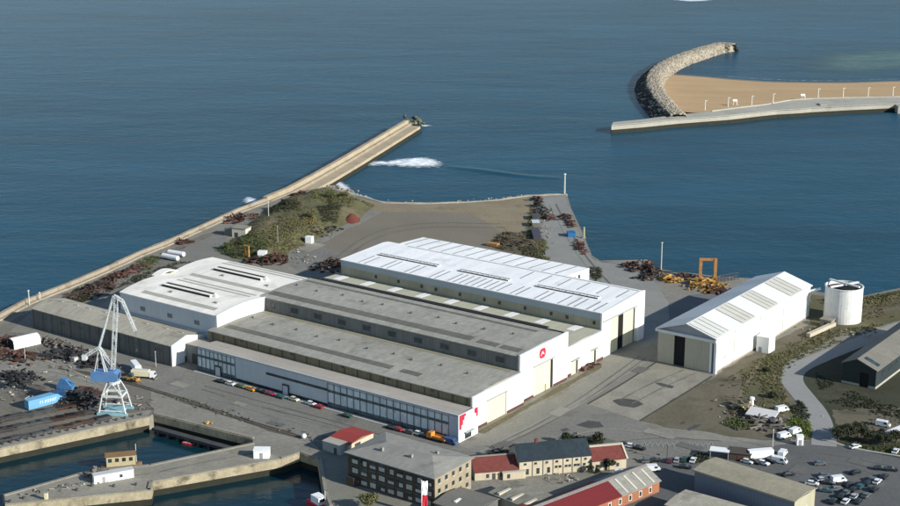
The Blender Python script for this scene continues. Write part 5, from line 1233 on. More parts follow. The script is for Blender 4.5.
# the prototypes themselves become two of the parked vehicles
car0.location = G(693, 461.5); car0.rotation_euler[2] = R(70); car0['label'] = 'white car rightmost in the row below the zigzag bay lines'; car0['group'] = g4
van0.location = G(795, 433.5); van0.rotation_euler[2] = R(40); van0['label'] = 'white van on bright green scrub beside the pale road'; van0['group'] = g3

def lorry(label, loc, rz, boxmat, cabmat, L_=7.0, flat=False, hgt=3.4):
    t = thing('lorry', label, 'lorry', loc, rz)
    m = MB(); m.box(-L_ / 2, L_ / 2 + 2.4, -.9, .9, .7, 1.05); m.build('chassis', dark_metal, t)
    m = MB(); 
    if flat: m.box(-L_ / 2, L_ / 2, -1.2, 1.2, 1.06, 1.35); [m.box(-L_ / 2, L_ / 2, s * 1.2 - .05, s * 1.2 + .05, 1.35, 1.85) for s in (-1, 1)]
    else: m.extr([(-1.25, 1.06), (1.25, 1.06), (1.25, hgt - .15), (1.1, hgt), (-1.1, hgt), (-1.25, hgt - .15)], -L_ / 2, L_ / 2)
    m.build('load_bed' if flat else 'box', boxmat, t)
    m = MB(); m.extr([(L_ / 2 + .3, .7), (L_ / 2 + 2.3, .7), (L_ / 2 + 2.4, 1.5), (L_ / 2 + 2.0, 2.7), (L_ / 2 + .3, 2.8)], -1.15, 1.15, axis='y'); cab = m.build('cab', cabmat, t)
    m = MB(); m.add([(L_ / 2 + 2.4, -1, 1.55), (L_ / 2 + 2.4, 1, 1.55), (L_ / 2 + 2.07, 1, 2.55), (L_ / 2 + 2.07, -1, 2.55)], [(0, 1, 2, 3)]); m.build('windscreen', dark_glass, cab)
    for x in (-L_ / 2 + 1.2, -L_ / 2 + 2.4, L_ / 2 + 1.4):
        for s in (-1, 1): m = MB(); m.tube((x, s * .8, .5), (x, s * 1.15, .5), .5, 10); m.build('wheel', black_m, t)
    return t
lorry('orange flatbed lorry at the right end of the row by the office wing', G(440, 441.5), A0 + R(180), orange_m, orange_m, 5.4, True)
lorry('white box lorry parked just right of the crane foot, farther from the crane', G(136, 371), A0 + R(-28), white_plain, white_plain, 8)
lorry('cream box lorry parked beside the white lorry right of the crane', G(141, 378), A0 + R(28), PAINT['cream'], white_plain, 7)
t = thing('loader', 'yellow wheeled loader beside the lorries right of the crane', 'loader', G(131, 381), R(-20))
m = MB(); m.extr([(-2.6, .7), (.6, .7), (.9, 1.6), (-.6, 1.8), (-2.6, 1.7)], -1.1, 1.1, axis='y'); m.build('body', yellow_m, t)
m = MB(); m.box(-.6, .9, -.8, .8, 1.8, 3.1); m.build('cab', dark_glass, t)
m = MB(); m.tube((.9, -.7, 1.5), (2.9, -.7, .8), .16, 5); m.tube((.9, .7, 1.5), (2.9, .7, .8), .16, 5); m.extr([(2.8, .25), (3.9, .25), (3.1, .5), (3.0, 1.3), (2.8, 1.3)], -1.3, 1.3, axis='y'); m.build('bucket', yellow_m, t)
for x in (-1.7, 1.1):
    for s in (-1, 1): m = MB(); m.tube((x, s * .9, .75), (x, s * 1.4, .75), .75, 12); m.build('wheel', black_m, t)

# ------------------------------------------------------------------ yard things at left
a = G(11, 348); b = G(37.5, 342); t = thing('storage_tent', 'white barrel roofed storage tent at the left edge of the yard', 'tent', a, math.atan2((b - a).y, (b - a).x))
L_ = (b - a).length; pr = [(3.1 * math.cos(R(180 - 15 * k)), 1.6 + 2.5 * math.sin(R(15 * k))) for k in range(13)]
m = MB(); m.extr([(-3.1, 0)] + pr + [(3.1, 0)], 0, L_); m.build('canvas', M('tent_canvas', (.78, .78, .76), .7, .05), t)
m = MB(); m.box(-.06, -.01, -2.6, 2.6, 0, 3.6); m.build('door', black_in, t)
for k in range(5): m = MB(); m.extr([(p[0] * 1.01, p[1] + .04) for p in pr] + [(p[0] * .99, p[1] - .02) for p in reversed(pr)], L_ * k / 4.02, L_ * k / 4.02 + .12); m.build('hoop', white_plain, t)
a = G(29, 411); b = G(66.5, 401); t = thing('blue_container', 'long light blue container with faded white lettering among dark steel stacks', 'container', a, math.atan2((b - a).y, (b - a).x)); L_ = (b - a).length
m = MB(); m.box(0, L_, 0, 3.2, .25, 3.6); m.build('body', blue_cont, t)
m = MB(); m.box(-.06, L_ + .06, -.06, 3.26, 3.6, 3.72); m.build('roof', blue_cont, t)
m = MB()
for x in (.1, L_ / 2, L_ - .4): m.box(x, x + .3, 0, 3.2, 0, .25)
m.build('skid', dark_metal, t)
rn = random.Random(5); m = MB(); x = L_ * .30
while x < L_ * .72:
    w = .75; m.box(x, x + .16, -.03, -.002, 1.4, 2.5)
    if rn.random() < .7: m.box(x + .16, x + .6, -.03, -.002, 2.3, 2.5)
    if rn.random() < .6: m.box(x + .16, x + .6, -.03, -.002, 1.85, 2.02)
    if rn.random() < .5: m.box(x + .45, x + .6, -.03, -.002, 1.4, 2.0)
    x += 1.0
m.build('white_lettering', white_plain, t)
m = MB(); m.box(L_, L_ + .05, .3, 2.9, .4, 3.4); m.build('door', blue_cont, t)

def scrap(name, label, px, py, w, d, h, n, mat, rz=0.0, kind=None, cat='scrap', bars=.5, cell=1.0, group=None):
    t = thing(name, label, cat, G(px, py), rz, group) if False else None
    m = MB()
    for _ in range(n):
        x = max(-w * .48, min(w * .48, random.gauss(0, w / 4))); y = max(-d * .48, min(d * .48, random.gauss(0, d / 4))); r = max(0, 1 - (x / (w / 2)) ** 2 - (y / (d / 2)) ** 2)
        z = random.uniform(0, h * r + .25)
        q = Matrix.Rotation(random.uniform(0, 6.28), 3, 'Z') @ Matrix.Rotation(random.uniform(-.4, .4), 3, 'X') @ Matrix.Rotation(random.uniform(-.3, .3), 3, 'Y')
        kx = random.random()
        if kx < .16: m.tube(Vector((x, y, z + .3)) - q @ Vector((random.uniform(1.2, 3.2) * cell, 0, 0)), Vector((x, y, z + .3)) + q @ Vector((random.uniform(1.2, 3.2) * cell, 0, 0)), random.uniform(.15, .45) * cell, 8)
        elif kx < .30: m.obox((x, y, z + .15), random.uniform(2, 3.6) * cell, random.uniform(1.2, 2.4) * cell, .08, q)
        elif random.random() < bars: m.obox((x, y, z + .2), random.uniform(2, 5) * cell, random.uniform(.2, .5) * cell, random.uniform(.2, .5) * cell, q)
        else: m.obox((x, y, z + .2), random.uniform(.8, 2.4) * cell, random.uniform(.7, 1.6) * cell, random.uniform(.3, 1.3) * cell, q)
    o = m.build(name, mat, None, G(px, py)); o.rotation_euler[2] = rz
    return tag(o, label, cat, group, kind)
SC = [('scrap_heap', 'dark red rusty heap at the left edge beside the white tent', 3, 344, 14, 16, 2.2, 60, rust), ('scrap_heap', 'long brown rusty plates below the white tent at left', 17, 357, 26, 14, 1.2, 80, rust),
      ('scrap_heap', 'dark black scrap in shade left of the blue container', 20, 379, 20, 14, 1.6, 70, scrap_black), ('scrap_heap', 'black scrap beside the end of the blue container', 78, 400, 26, 16, 2.2, 90, scrap_black),
      ('scrap_heap', 'rusty red steel strip behind the crane foot', 92, 393, 14, 4, 1.0, 40, rust), ('scrap_heap', 'dark scrap heap along the foot of the tan roofed shed', 72, 357, 26, 14, 2.0, 90, scrap_black),
      ('scrap_heap', 'grey mixed scrap between the shed wall and the crane', 60, 346, 30, 8, 1.4, 70, scrap_grey), ('scrap_heap', 'dark scrap left of the lorries by the shed wall', 97, 365, 14, 12, 2.0, 50, scrap_black),
      ('scrap_heap', 'long rusty plates stacked behind the sea wall left of the vaulted hall', 121, 276, 40, 9, 1.8, 110, rust), ('scrap_heap', 'dark brown scrap between sea wall and long shed', 95, 291, 30, 18, 2.2, 90, rust_dark),
      ('scrap_heap', 'small rusty heap against the sea wall near the cream hut', 183, 243, 10, 8, 1.5, 30, rust), ('scrap_heap', 'rusty steel beside the sea wall above the cream hut', 240, 219, 24, 14, 2.0, 70, rust),
      ('scrap_heap', 'red rusty scrap at the root of the straight pier', 300, 195.5, 14, 10, 2.4, 40, rust), ('scrap_heap', 'dark scrap below the pier root on the overgrown mound', 297, 203, 22, 12, 2.2, 60, rust_dark),
      ('scrap_heap', 'black steel frames on the mound near the pale slab', 321, 232, 16, 22, 3.0, 60, scrap_black), ('scrap_heap', 'dark steel heap left of the black frames on the mound', 308, 234, 14, 14, 2.4, 50, rust_dark),
      ('scrap_heap', 'round rusty red heap behind the cream vaulted roof', 274, 262, 13, 16, 4.4, 70, rust), ('scrap_heap', 'low dark rusty heap beside the yellow frame behind the vaulted roof', 254, 262, 9, 12, 2.6, 40, rust_dark),
      ('scrap_heap', 'large dark red scrap heap at the left end of the white hall', 333, 267, 16, 22, 4.2, 90, rust_dark), ('scrap_heap', 'brown rusty boxes at the sea end of the right quay', 536, 201, 8, 12, 2.5, 20, rust),
      ('scrap_heap', 'black machinery heap on the left edge of the right quay', 538, 207, 7, 18, 2.8, 30, scrap_black), ('scrap_heap', 'dark steel heap mid way along the left edge of the right quay', 540, 214, 9, 22, 2.2, 40, scrap_black),
      ('scrap_heap', 'grey scrap lying out on the right quay surface', 547, 214, 8, 18, 1.4, 36, scrap_grey), ('scrap_heap', 'brown timber heap near the middle of the right quay', 549, 219, 7, 10, 1.2, 24, rust),
      ('scrap_heap', 'dark brown scrap at the seaward kerb of the right quay', 565.5, 218, 7, 12, 1.6, 28, rust_dark), ('scrap_heap', 'pinkish red plates along the kerb of the right quay', 570.5, 224, 5, 20, 1.0, 24, rust),
      ('scrap_heap', 'rusty red strip along the lower kerb of the right quay', 579.5, 247, 5, 30, 1.0, 34, rust), ('scrap_heap', 'red and brown rusty steel along the shore beside the yellow machinery', 641, 268, 20, 18, 2.8, 80, rust),
      ('scrap_heap', 'dark rusty scrap running down to the yellow machinery', 653, 276, 12, 20, 2.2, 50, rust_dark), ('scrap_heap', 'tangle of yellow steel frames left of the rusty gantry', 670, 280.5, 12, 8, 2.0, 44, yellow_m),
      ('scrap_heap', 'large tangle of yellow orange steel at the foot of the rusty gantry', 703, 286, 18, 20, 3.0, 90, yellow_m), ('scrap_heap', 'low yellow and brown steel between the two yellow tangles', 686, 277.5, 14, 8, 1.4, 30, rust),
      ('scrap_heap', 'orange brown steel scraps beside the detached hall roof edge', 716, 291, 10, 12, 2.0, 40, rust), ('scrap_heap', 'dark grey debris behind the low terrace with slate roof', 506, 457, 12, 8, 2.6, 46, scrap_grey),
      ('scrap_heap', 'tan broken boxes among scrub left of the pale road', 745, 409, 9, 9, 2.2, 34, M('tan_debris', (.34, .29, .19), .9, .2, island=.4)), ('scrap_heap', 'dark mixed scrap under the white slab left of the pale road', 764, 423, 18, 14, 1.8, 60, scrap_grey),
      ('scrap_heap', 'dark red clutter along the base of the white gables', 587.5, 368.5, 2, 12, 1.2, 30, rust),
      ('scrap_heap', 'grey rubble on the mole beside the white shed', 98, 476, 9, 7, 1.8, 50, scrap_grey), ('scrap_heap', 'brown dry bushes and scrap behind the rear lean-to hall', 517, 245, 26, 18, 2.0, 40, rust_dark)]
wa_ = G(241, 212) - G(67, 289); WZ = math.atan2(wa_.y, wa_.x)
qa = G(592, 255.4) - G(568, 196.0); QZ = math.atan2(qa.y, qa.x) + math.pi / 2
mixed = M('mixed_debris', (.24, .225, .19), .9, .25, .3, 1.2, .2, island=.8)
for lb, px, py, w_, d_, n_, mt in (('scattered pale debris on the yard between white tent and crane', 52, 368, 60, 26, 120, mixed), ('scattered small debris at the left edge below the black scrap', 15, 392, 36, 20, 80, mixed), ('scattered small debris beside the crane foot', 125, 402, 22, 14, 60, mixed), ('scattered stone and timber along the mole', 62, 489, 30, 5, 60, mixed),
        ('scattered rubble at the foot of the mound behind the cream vaulted roof', 300, 258, 40, 22, 90, mixed), ('scattered debris along the left edge of the right quay', 545, 232, 10, 50, 60, mixed), ('scattered debris on the earth around the tilted white panel', 758, 416, 40, 30, 140, mixed), ('scattered debris between sea wall and vaulted hall', 130, 278, 60, 22, 120, scrap_grey),
        ('scattered clutter in the yard behind the slate roofed terrace', 612, 448, 34, 12, 70, scrap_grey), ('scattered clutter between the cottages and patched roof shed', 560, 479, 40, 8, 60, mixed), ('scattered stones beside the pale road and round tank', 850, 334, 46, 16, 80, mixed), ('scattered clutter around the lorries by the long shed', 118, 372, 40, 14, 80, scrap_grey), ('scattered timber and plates along the rail strip', 230, 414, 90, 6, 90, scrap_grey)):
    if 'mole' in lb: ma = G(148, 474) - G(10, 499); za = math.atan2(ma.y, ma.x)
    else: za = QZ if 'right quay' in lb else WZ if 'sea wall' in lb else A0
    scrap('debris', lb, px, py, w_, d_, .1, int(n_ * .6), mt, za, 'stuff', 'debris', .35, .42)
for s in SC: scrap(*s, rz=WZ if 'sea wall' in s[1] or 'pier' in s[1] else QZ if 530 < s[2] < 600 and s[3] < 262 else A0 + R(random.uniform(-8, 8)), kind='stuff')
t = thing('blue_machine', 'bright blue steel machine frame between the blue container and crane', 'machine', G(66, 389), R(-15))
m = MB(); m.box(-3.2, 3.2, -1.4, 1.4, .2, 1.6); m.extr([(-3, 1.6), (2.5, 1.6), (.5, 4.0), (-1.5, 4.4)], -1.0, 1.0, axis='y'); m.build('body', M('machine_blue', (.06, .17, .34), .6, .2, .3), t)
m = MB(); m.tube((-1, 0, 4.2), (3.6, 0, 2.6), .3, 6); m.build('arm', M('machine_blue', (.06, .17, .34)), t)
for x in (-2.4, 2.4): m = MB(); m.box(x - .4, x + .4, -1.7, 1.7, 0, .35); m.build('skid', dark_metal, t)
# rows of dark steel stacks
st0 = None; kk = 0
for row, (pa, pb, n) in enumerate((((-8, 424), (78, 406), 9), ((-6, 434), (86, 414), 10), ((0, 442), (100, 420), 9))):
    for k in range(n):
        f = (k + random.uniform(-.2, .2)) / (n - 1); p = G(pa[0] + (pb[0] - pa[0]) * f, pa[1] + (pb[1] - pa[1]) * f)
        if st0 is None or kk % 3 == 0:
            m = MB(); z = 0
            for j in range(random.randint(3, 6)):
                h = random.uniform(.15, .4); q = Matrix.Rotation(random.uniform(-.1, .1), 3, 'Z'); m.obox((random.uniform(-.4, .4), random.uniform(-.3, .3), z + h / 2), random.uniform(5, 7.5), random.uniform(1.6, 2.8), h, q); z += h + .002
            st0 = m.build('steel_stack', (scrap_black, dark_metal, rust_dark)[(kk // 3) % 3], None, p)
            o = st0
        else:
            o = st0.copy(); C.objects.link(o); o.location = p
        o.rotation_euler[2] = A0 + R(90 + random.uniform(-14, 14) - 28); kk += 1
        tag(o, 'dark stack of steel plates in the rows between blue container and dock edge', 'steel stack', 'dark steel stacks in the dock yard')
# bollards
bo0 = None
def bollard(p, lab, grp):
    global bo0
    if bo0 is None:
        m = MB(); m.tube((0, 0, 0), (0, 0, .6), .42, 8, .32); m.tube((0, 0, .6), (0, 0, .85), .55, 8, .45); bo0 = m.build('bollard', dark_metal, None, p); o = bo0
    else: o = bo0.copy(); C.objects.link(o); o.location = p
    tag(o, lab, 'bollard', grp)
for k in range(18):
    f = (k + .4) / 18; bollard(G(0 + 146 * f, 445.5 + (414.5 - 445.5) * f) , 'dark iron bollard in the row along the crane quay edge', 'bollards along the crane quay')
for px, py in ((10, 502.5), (24, 499), (77, 491), (92, 486.5), (114, 487), (136, 485.5)): bollard(G(px, py), 'dark iron bollard on the lower edge of the stone mole', 'bollards on the mole')
# mole things
a = G(94.5, 484.5); b = G(134, 477.5); t = thing('white_shed', 'long low white shed standing on the stone mole', 'shed', a, math.atan2((b - a).y, (b - a).x)); L_ = (b - a).length
m = MB(); m.box(0, L_, 0, 2.6, 0, 2.7); m.build('wall', white_plain, t); m = MB(); m.box(-.15, L_ + .15, -.15, 2.75, 2.7, 2.9); m.build('roof', M('pale_shed_roof', (.5, .5, .48), .8, .1), t)
m = MB(); m.box(L_ * .64, L_ * .64 + 1, -.05, 0, .8, 1.9); m.build('window', dark_glass, t)
m = MB(); m.box(L_ * .2, L_ * .2 + 1, -.04, 0, 0, 2.1); m.build('door', steel, t)
def hull(t, L_, w, z0, z1, mat, name='hull', sheer=.6):
    n = 10; vs = []; 
    for i in range(n + 1):
        f = i / n; x = -L_ / 2 + L_ * f; ww = w / 2 * (1 - max(0, (f - .6) / .4) ** 2.2) * (.85 + .15 * min(1, f / .2)); zz = z1 + sheer * max(0, f - .5) * 2 * max(0, f - .5)
        vs += [(x, -ww, zz), (x, -ww * .7, z0), (x, ww * .7, z0), (x, ww, zz)]
    fs = []
    for i in range(n):
        for k in range(3): a = i * 4 + k; fs.append((a, a + 1, a + 5, a + 4))
        fs.append((i * 4 + 3, i * 4, i * 4 + 4, i * 4 + 7))
    fs += [(0, 3, 2, 1)]; m = MB(); m.add(vs, fs); return m.build(name, mat, t)
a = G(121, 470.5, SEA); t = thing('work_boat', 'brown roofed cream work boat moored against the mole', 'boat', a + Vector((0, 1.6, 0)), R(14))
hull(t, 13.5, 4.0, -.4, 1.6, M('brown_hull', (.16, .10, .06), .7, .2), sheer=.8)
m = MB(); m.box(-5, 4.6, -1.6, 1.6, 1.6, 5.2); c_ = m.build('cabin', M('cream_cabin', (.44, .38, .23), .7, .1), t)
for k in range(4): m = MB(); m.box(-4.4 + k * 2.3, -3.2 + k * 2.3, -1.66, -1.6, 3.2, 4.5); m.build('window', dark_glass, c_)
m = MB(); m.extr([(-2.0, 5.2), (0, 6.0), (2.0, 5.2), (2.0, 5.4), (0, 6.2), (-2.0, 5.4)], -5.4, 5.0); m.build('roof', M('brown_boat_roof', (.16, .095, .045), .85, .2), t)
m = MB(); m.tube((4.9, 0, 2), (4.9, 0, 8.5), .09, 5); m.build('mast', white_plain, t)
t = thing('rowing_boat', 'small pinkish red open boat floating in the upper dock basin', 'boat', G(188.5, 444.5, SEA), R(-15))
hull(t, 4.6, 1.7, -.1, .7, red_paint, sheer=.3); m = MB(); m.box(-1.9, 1.0, -.55, .55, .71, .76); m.build('inside', M('boat_inside', (.45, .25, .22), .8, .1), t)
for x in (-1.0, .3): m = MB(); m.box(x, x + .3, -.75, .75, .77, .85); m.build('thwart', cream_wall, t)
t = thing('red_boat', 'red hulled boat with white wheelhouse at the bottom edge of the lower basin', 'boat', G(322, 512, SEA), R(-52))
hull(t, 13, 4.6, -.3, 2.6, red_paint, sheer=1.0)
m = MB(); m.box(-4, .5, -1.5, 1.5, 2.6, 5.0); w_ = m.build('wheelhouse', white_plain, t); m = MB(); m.box(.5, .56, -1.2, 1.2, 3.6, 4.6); m.build('window', dark_glass, w_)
m = MB(); m.tube((2, 0, 2.6), (2, 0, 8), .1, 5); m.build('mast', white_plain, t)
t = thing('marker_post', 'short cream marker post near the tip of the stone mole', 'post', G(46.5, 500))
m = MB(); m.box(-.5, .5, -.5, .5, 0, 2.6); m.build('post', M('cream_post', (.62, .56, .36), .8, .1), t); m = MB(); m.box(-.65, .65, -.65, .65, 2.6, 2.8); m.build('cap', concrete, t)
m = MB(); boulders(m, 6, lambda: Vector((random.gauss(0, .7), random.gauss(0, .5), .3)), .4, .7); tag(m.build('yellow_bundle', yellow_m, None, G(209, 423.5)), 'small yellow bundle on the quay above the landing ledge', 'bundle')
m = MB()
vs = []; n = 10
for j in range(1, 6):
    for k in range(n): a = math.pi * j / 6; b = 2 * math.pi * k / n; vs.append((.9 * math.sin(a) * math.cos(b), .9 * math.sin(a) * math.sin(b), .9 + .9 * math.cos(a)))
m.add(vs + [(0, 0, 1.8), (0, 0, 0)], [(j * n + k, j * n + (k + 1) % n, (j + 1) * n + (k + 1) % n, (j + 1) * n + k) for j in range(4) for k in range(n)] + [(k, (k + 1) % n, 50) for k in range(n)] + [(40 + k, 40 + (k + 1) % n, 51) for k in range(n)])
tag(m.build('white_buoy', white_plain, None, G(304, 438.5), smooth=True), 'round white buoy lying beside the rail strip', 'buoy')

# ------------------------------------------------------------------ things on the far side
def posts(name, label, px, py, top, r, mat, head=None, cat='post'):
    t = thing(name, label, cat, G(px, py)); h = hz(px, py, top)
    m = MB(); m.tube((0, 0, 0), (0, 0, h), r, 6, r * .8); m.build('pole', mat, t)
    m = MB(); m.box(-r * 1.8, r * 1.8, -r * 1.8, r * 1.8, 0, .5); m.build('base', concrete, t)
    if head: m = MB(); m.tube((0, 0, h), (0, 0, h + head), r * 1.7, 8, r * 1.3); m.build('head', mat, t)
    return t
pale = M('pale_post', (.50, .50, .46), .8, .15, .3)
posts('light_beacon', 'pale beacon column at the outer corner of the right quay', 564.5, 194.5, 174.5, .5, pale, .6, 'beacon')
posts('mooring_post', 'thick pale post beside the seaward kerb of the right quay', 583.8, 238, 227, .6, M('mossy_post', (.36, .35, .24), .9, .2), None)
posts('lamp_pole', 'tall pale pole standing in front of the water left of the yellow machinery', 661, 271, 243, .28, pale, .4, 'pole')
posts('lamp_pole', 'thin pale pole at the far left on the sea wall', 29.5, 306, 291, .3, pale, .4, 'pole')
posts('lamp_pole', 'thin pale pole on the sea wall beside the long shed corner', 40, 301, 293, .3, pale, .4, 'pole')
posts('lamp_pole', 'tall thin pole on the mound near the sea wall', 268.8, 222, 198, .22, pale, .3, 'pole')
posts('lamp_pole', 'thin pole on the mound behind the vaulted roof', 278, 248, 226, .2, steel, .3, 'pole')
posts('lamp_pole', 'dark thin pole beside the black frames on the mound', 332, 237, 222, .2, dark_metal, .3, 'pole')
posts('lamp_pole', 'thin pale pole just below the white storage tent', 25.3, 361, 346, .14, pale, .3, 'pole')
posts('lamp_pole', 'thin grey pole near the kerb above the white box trailer', 772.5, 448, 430, .14, pale, .3, 'pole')
posts('lamp_pole', 'thin dark pole in the yard among parked cars right of cottage', 667, 460, 446, .14, dark_metal, .3, 'pole')
posts('lamp_pole', 'slender pale pole in front of the wall of the long shed', 156, 367, 352, .13, pale, .3, 'pole')
t = thing('rusty_gantry', 'rusty orange portal frame standing by the water', 'gantry', G(707.5, 278), R(-4))
gs = (G(714, 279) - G(701, 276.5)).length / 2; gh = hz(707, 278, 258.5); ry = M('rusty_orange_paint', (.40, .19, .06), .8, .2, .5, 1.5, .15, spots=((.17, .08, .04), .6, .55))
for s in (-1, 1): m = MB(); m.box(s * gs - .7, s * gs + .7, -.7, .7, 0, gh); m.build('leg', ry, t)
m = MB(); m.box(-gs - .69, gs + .69, -.45, .45, gh - 1.0, gh + .1); m.build('beam', ry, t)
m = MB(); m.box(-gs - 1.4, -gs + 1.4, -1.6, 1.6, -.01, .5); m.box(gs - 1.4, gs + 1.4, -1.6, 1.6, -.01, .5); m.build('foot', ry, t)
t = thing('small_gantry', 'small yellow portal frame behind the cream vaulted roof', 'frame', G(246.8, 259), A0)
for s in (-1.3, 1.3): m = MB(); m.box(s - .4, s + .4, -.4, .4, 0, 6.2); m.build('leg', yellow_m, t)
m = MB(); m.box(-1.7, 1.7, -.45, .45, 6.2, 6.9); m.build('beam', yellow_m, t)
# fence of dark rails
a = G(718, 283); b = G(738, 279.5); t = thing('dark_fence', 'dark steel railing along the shore right of the rusty gantry', 'fence', a, math.atan2((b - a).y, (b - a).x)); L_ = (b - a).length
for k in range(7): m = MB(); m.tube((L_ * k / 6, 0, 0), (L_ * k / 6, 0, 3.6), .18, 5); m.build('post', dark_metal, t)
m = MB(); [m.box(0, L_, -.1, .1, z, z + .3) for z in (.8, 2.0, 3.3)]; m.build('rail', dark_metal, t)
def crate(name, label, px, py, w, d, h, mat, rz_=0, cat='container', lid=None):
    t = thing(name, label, cat, G(px, py), A0 + R(rz_))
    m = MB(); m.box(-w / 2, w / 2, -d / 2, d / 2, .12, h); m.build('body', mat, t)
    m = MB(); m.box(-w / 2 - .06, w / 2 + .06, -d / 2 - .06, d / 2 + .06, h, h + .14); m.build('roof', lid or mat, t)
    m = MB(); m.box(-w / 2 + .2, w / 2 - .2, -d / 2 + .2, d / 2 - .2, 0, .12); m.build('skid', dark_metal, t)
    m = MB(); m.box(-w / 2 + .2, w / 2 - .2, -d / 2 - .05, -d / 2, .3, h - .2); m.build('door', mat, t)
crate('container', 'long dark violet container on the left edge of the right quay', 536, 237, 4, 18, 2.6, M('violet_box', (.06, .055, .075), .7, .15), math.degrees(QZ - A0))
crate('container', 'white topped container at the upper end of the dark violet one', 535.5, 226, 4, 7, 2.6, scrap_grey, math.degrees(QZ - A0), lid=M('pale_blue_lid', (.5, .53, .56), .6, .05))
crate('container', 'dark grey container between black machinery and white topped container', 535.5, 219, 4, 7, 2.3, dark_metal, math.degrees(QZ - A0))
crate('container', 'bright blue skip near the seaward kerb of the right quay', 571, 236, 4, 5, 2.2, M('bright_blue_skip', (.02, .13, .32), .6, .1), 40, 'skip')
crate('container', 'orange box at the corner of scrub behind the rear lean-to hall', 493, 246, 6, 3.4, 1.5, M('dull_orange', (.36, .19, .07), .8, .2, .4), 10, 'crate')
crate('container', 'white box on the mound between yellow frame and rusty heap', 262.6, 259.5, 4.2, 3.4, 4.2, white_plain, 30, 'cabin')
crate('container', 'white box beside the pale slab on the mound', 309.5, 243, 3.6, 3.2, 3.4, white_plain, 20, 'cabin')
crate('container', 'grey white tank box among scrap at the shed wall left of the crane', 74, 361, 3, 2, 1.6, M('grey_box', (.45, .46, .47), .6, .1), 0, 'crate')
t = thing('cream_hut', 'small cream hut with open dark end near the sea wall', 'hut', G(233, 237), A0 + R(15))
m = MB(); m.box(-.5, 7.5, 0, 6, 0, 4.8); m.build('wall', M('hut_cream', (.55, .52, .42), .8, .12), t); m = MB(); m.box(-.8, 7.8, -.3, 6.3, 4.8, 5.1); m.build('roof', concrete, t)
m = MB(); m.box(-5.5, -.5, 1, 6, 0, 4.2); m.build('annex', M('annex_grey', (.16, .17, .16), .85, .15), t); m = MB(); m.box(1, 3, -.06, 0, 0, 2.6); m.build('door', dark_metal, t)
for k, (pa, pb, lb) in enumerate((((163, 258.5), (178, 261.5), 'white horizontal cylinder tank left of the vaulted hall, nearer one'), ((169, 255), (184, 257.5), 'white horizontal cylinder tank left of the vaulted hall, farther one'))):
    a, b = G(*pa), G(*pb); t = thing('cylinder_tank', lb, 'tank', a, math.atan2((b - a).y, (b - a).x)); L_ = (b - a).length
    m = MB(); m.tube((0, 0, 1.6), (L_, 0, 1.6), 1.25, 14); m.tube((-.5, 0, 1.6), (0, 0, 1.6), .7, 14, 1.25); m.tube((L_, 0, 1.6), (L_ + .5, 0, 1.6), 1.25, 14, .7); m.build('shell', white_plain, t)
    for f in (.2, .8): m = MB(); m.box(L_ * f - .4, L_ * f + .4, -1.3, 1.3, 0, .9); m.build('cradle', dark_metal, t)
t = thing('white_slab', 'large tilted white panel lying on scrap left of the pale road', 'panel', G(762, 418), A0 + R(8))
q = Matrix.Rotation(.12, 3, 'X')
m = MB(); m.obox((0, 0, 1.9), 10.5, 6.5, .4, q); m.build('panel', M('panel_white', (.60, .58, .55), .7, .12), t)
for x in (-4, 4): m = MB(); m.tube((x, 0, 0), (x, 0, 1.75), .3, 5); m.build('support', dark_metal, t)
t = thing('white_post', 'short stout white post above the tilted white panel', 'post', G(751.5, 408)); m = MB(); m.tube((0, 0, 0), (0, 0, 3.6), .9, 8, .6); m.build('post', white_plain, t); m = MB(); m.tube((0, 0, 3.6), (0, 0, 4.2), 1.1, 8, .8); m.build('cap', white_plain, t)
trailer('white caravan-like trailer at right edge above the kerb', (887, 440.5), (903, 434), .8, 3.0, 2.6, white_plain, 'trailer')
t = thing('harbour_boat', 'small white motor boat moored under the far promenade quay', 'boat', G(776, 117.5, SEA), R(8)); hull(t, 6.5, 2.4, -.2, 1.1, white_plain); m = MB(); m.box(-1.5, .8, -.8, .8, 1.1, 2.3); m.build('cabin', white_plain, t)

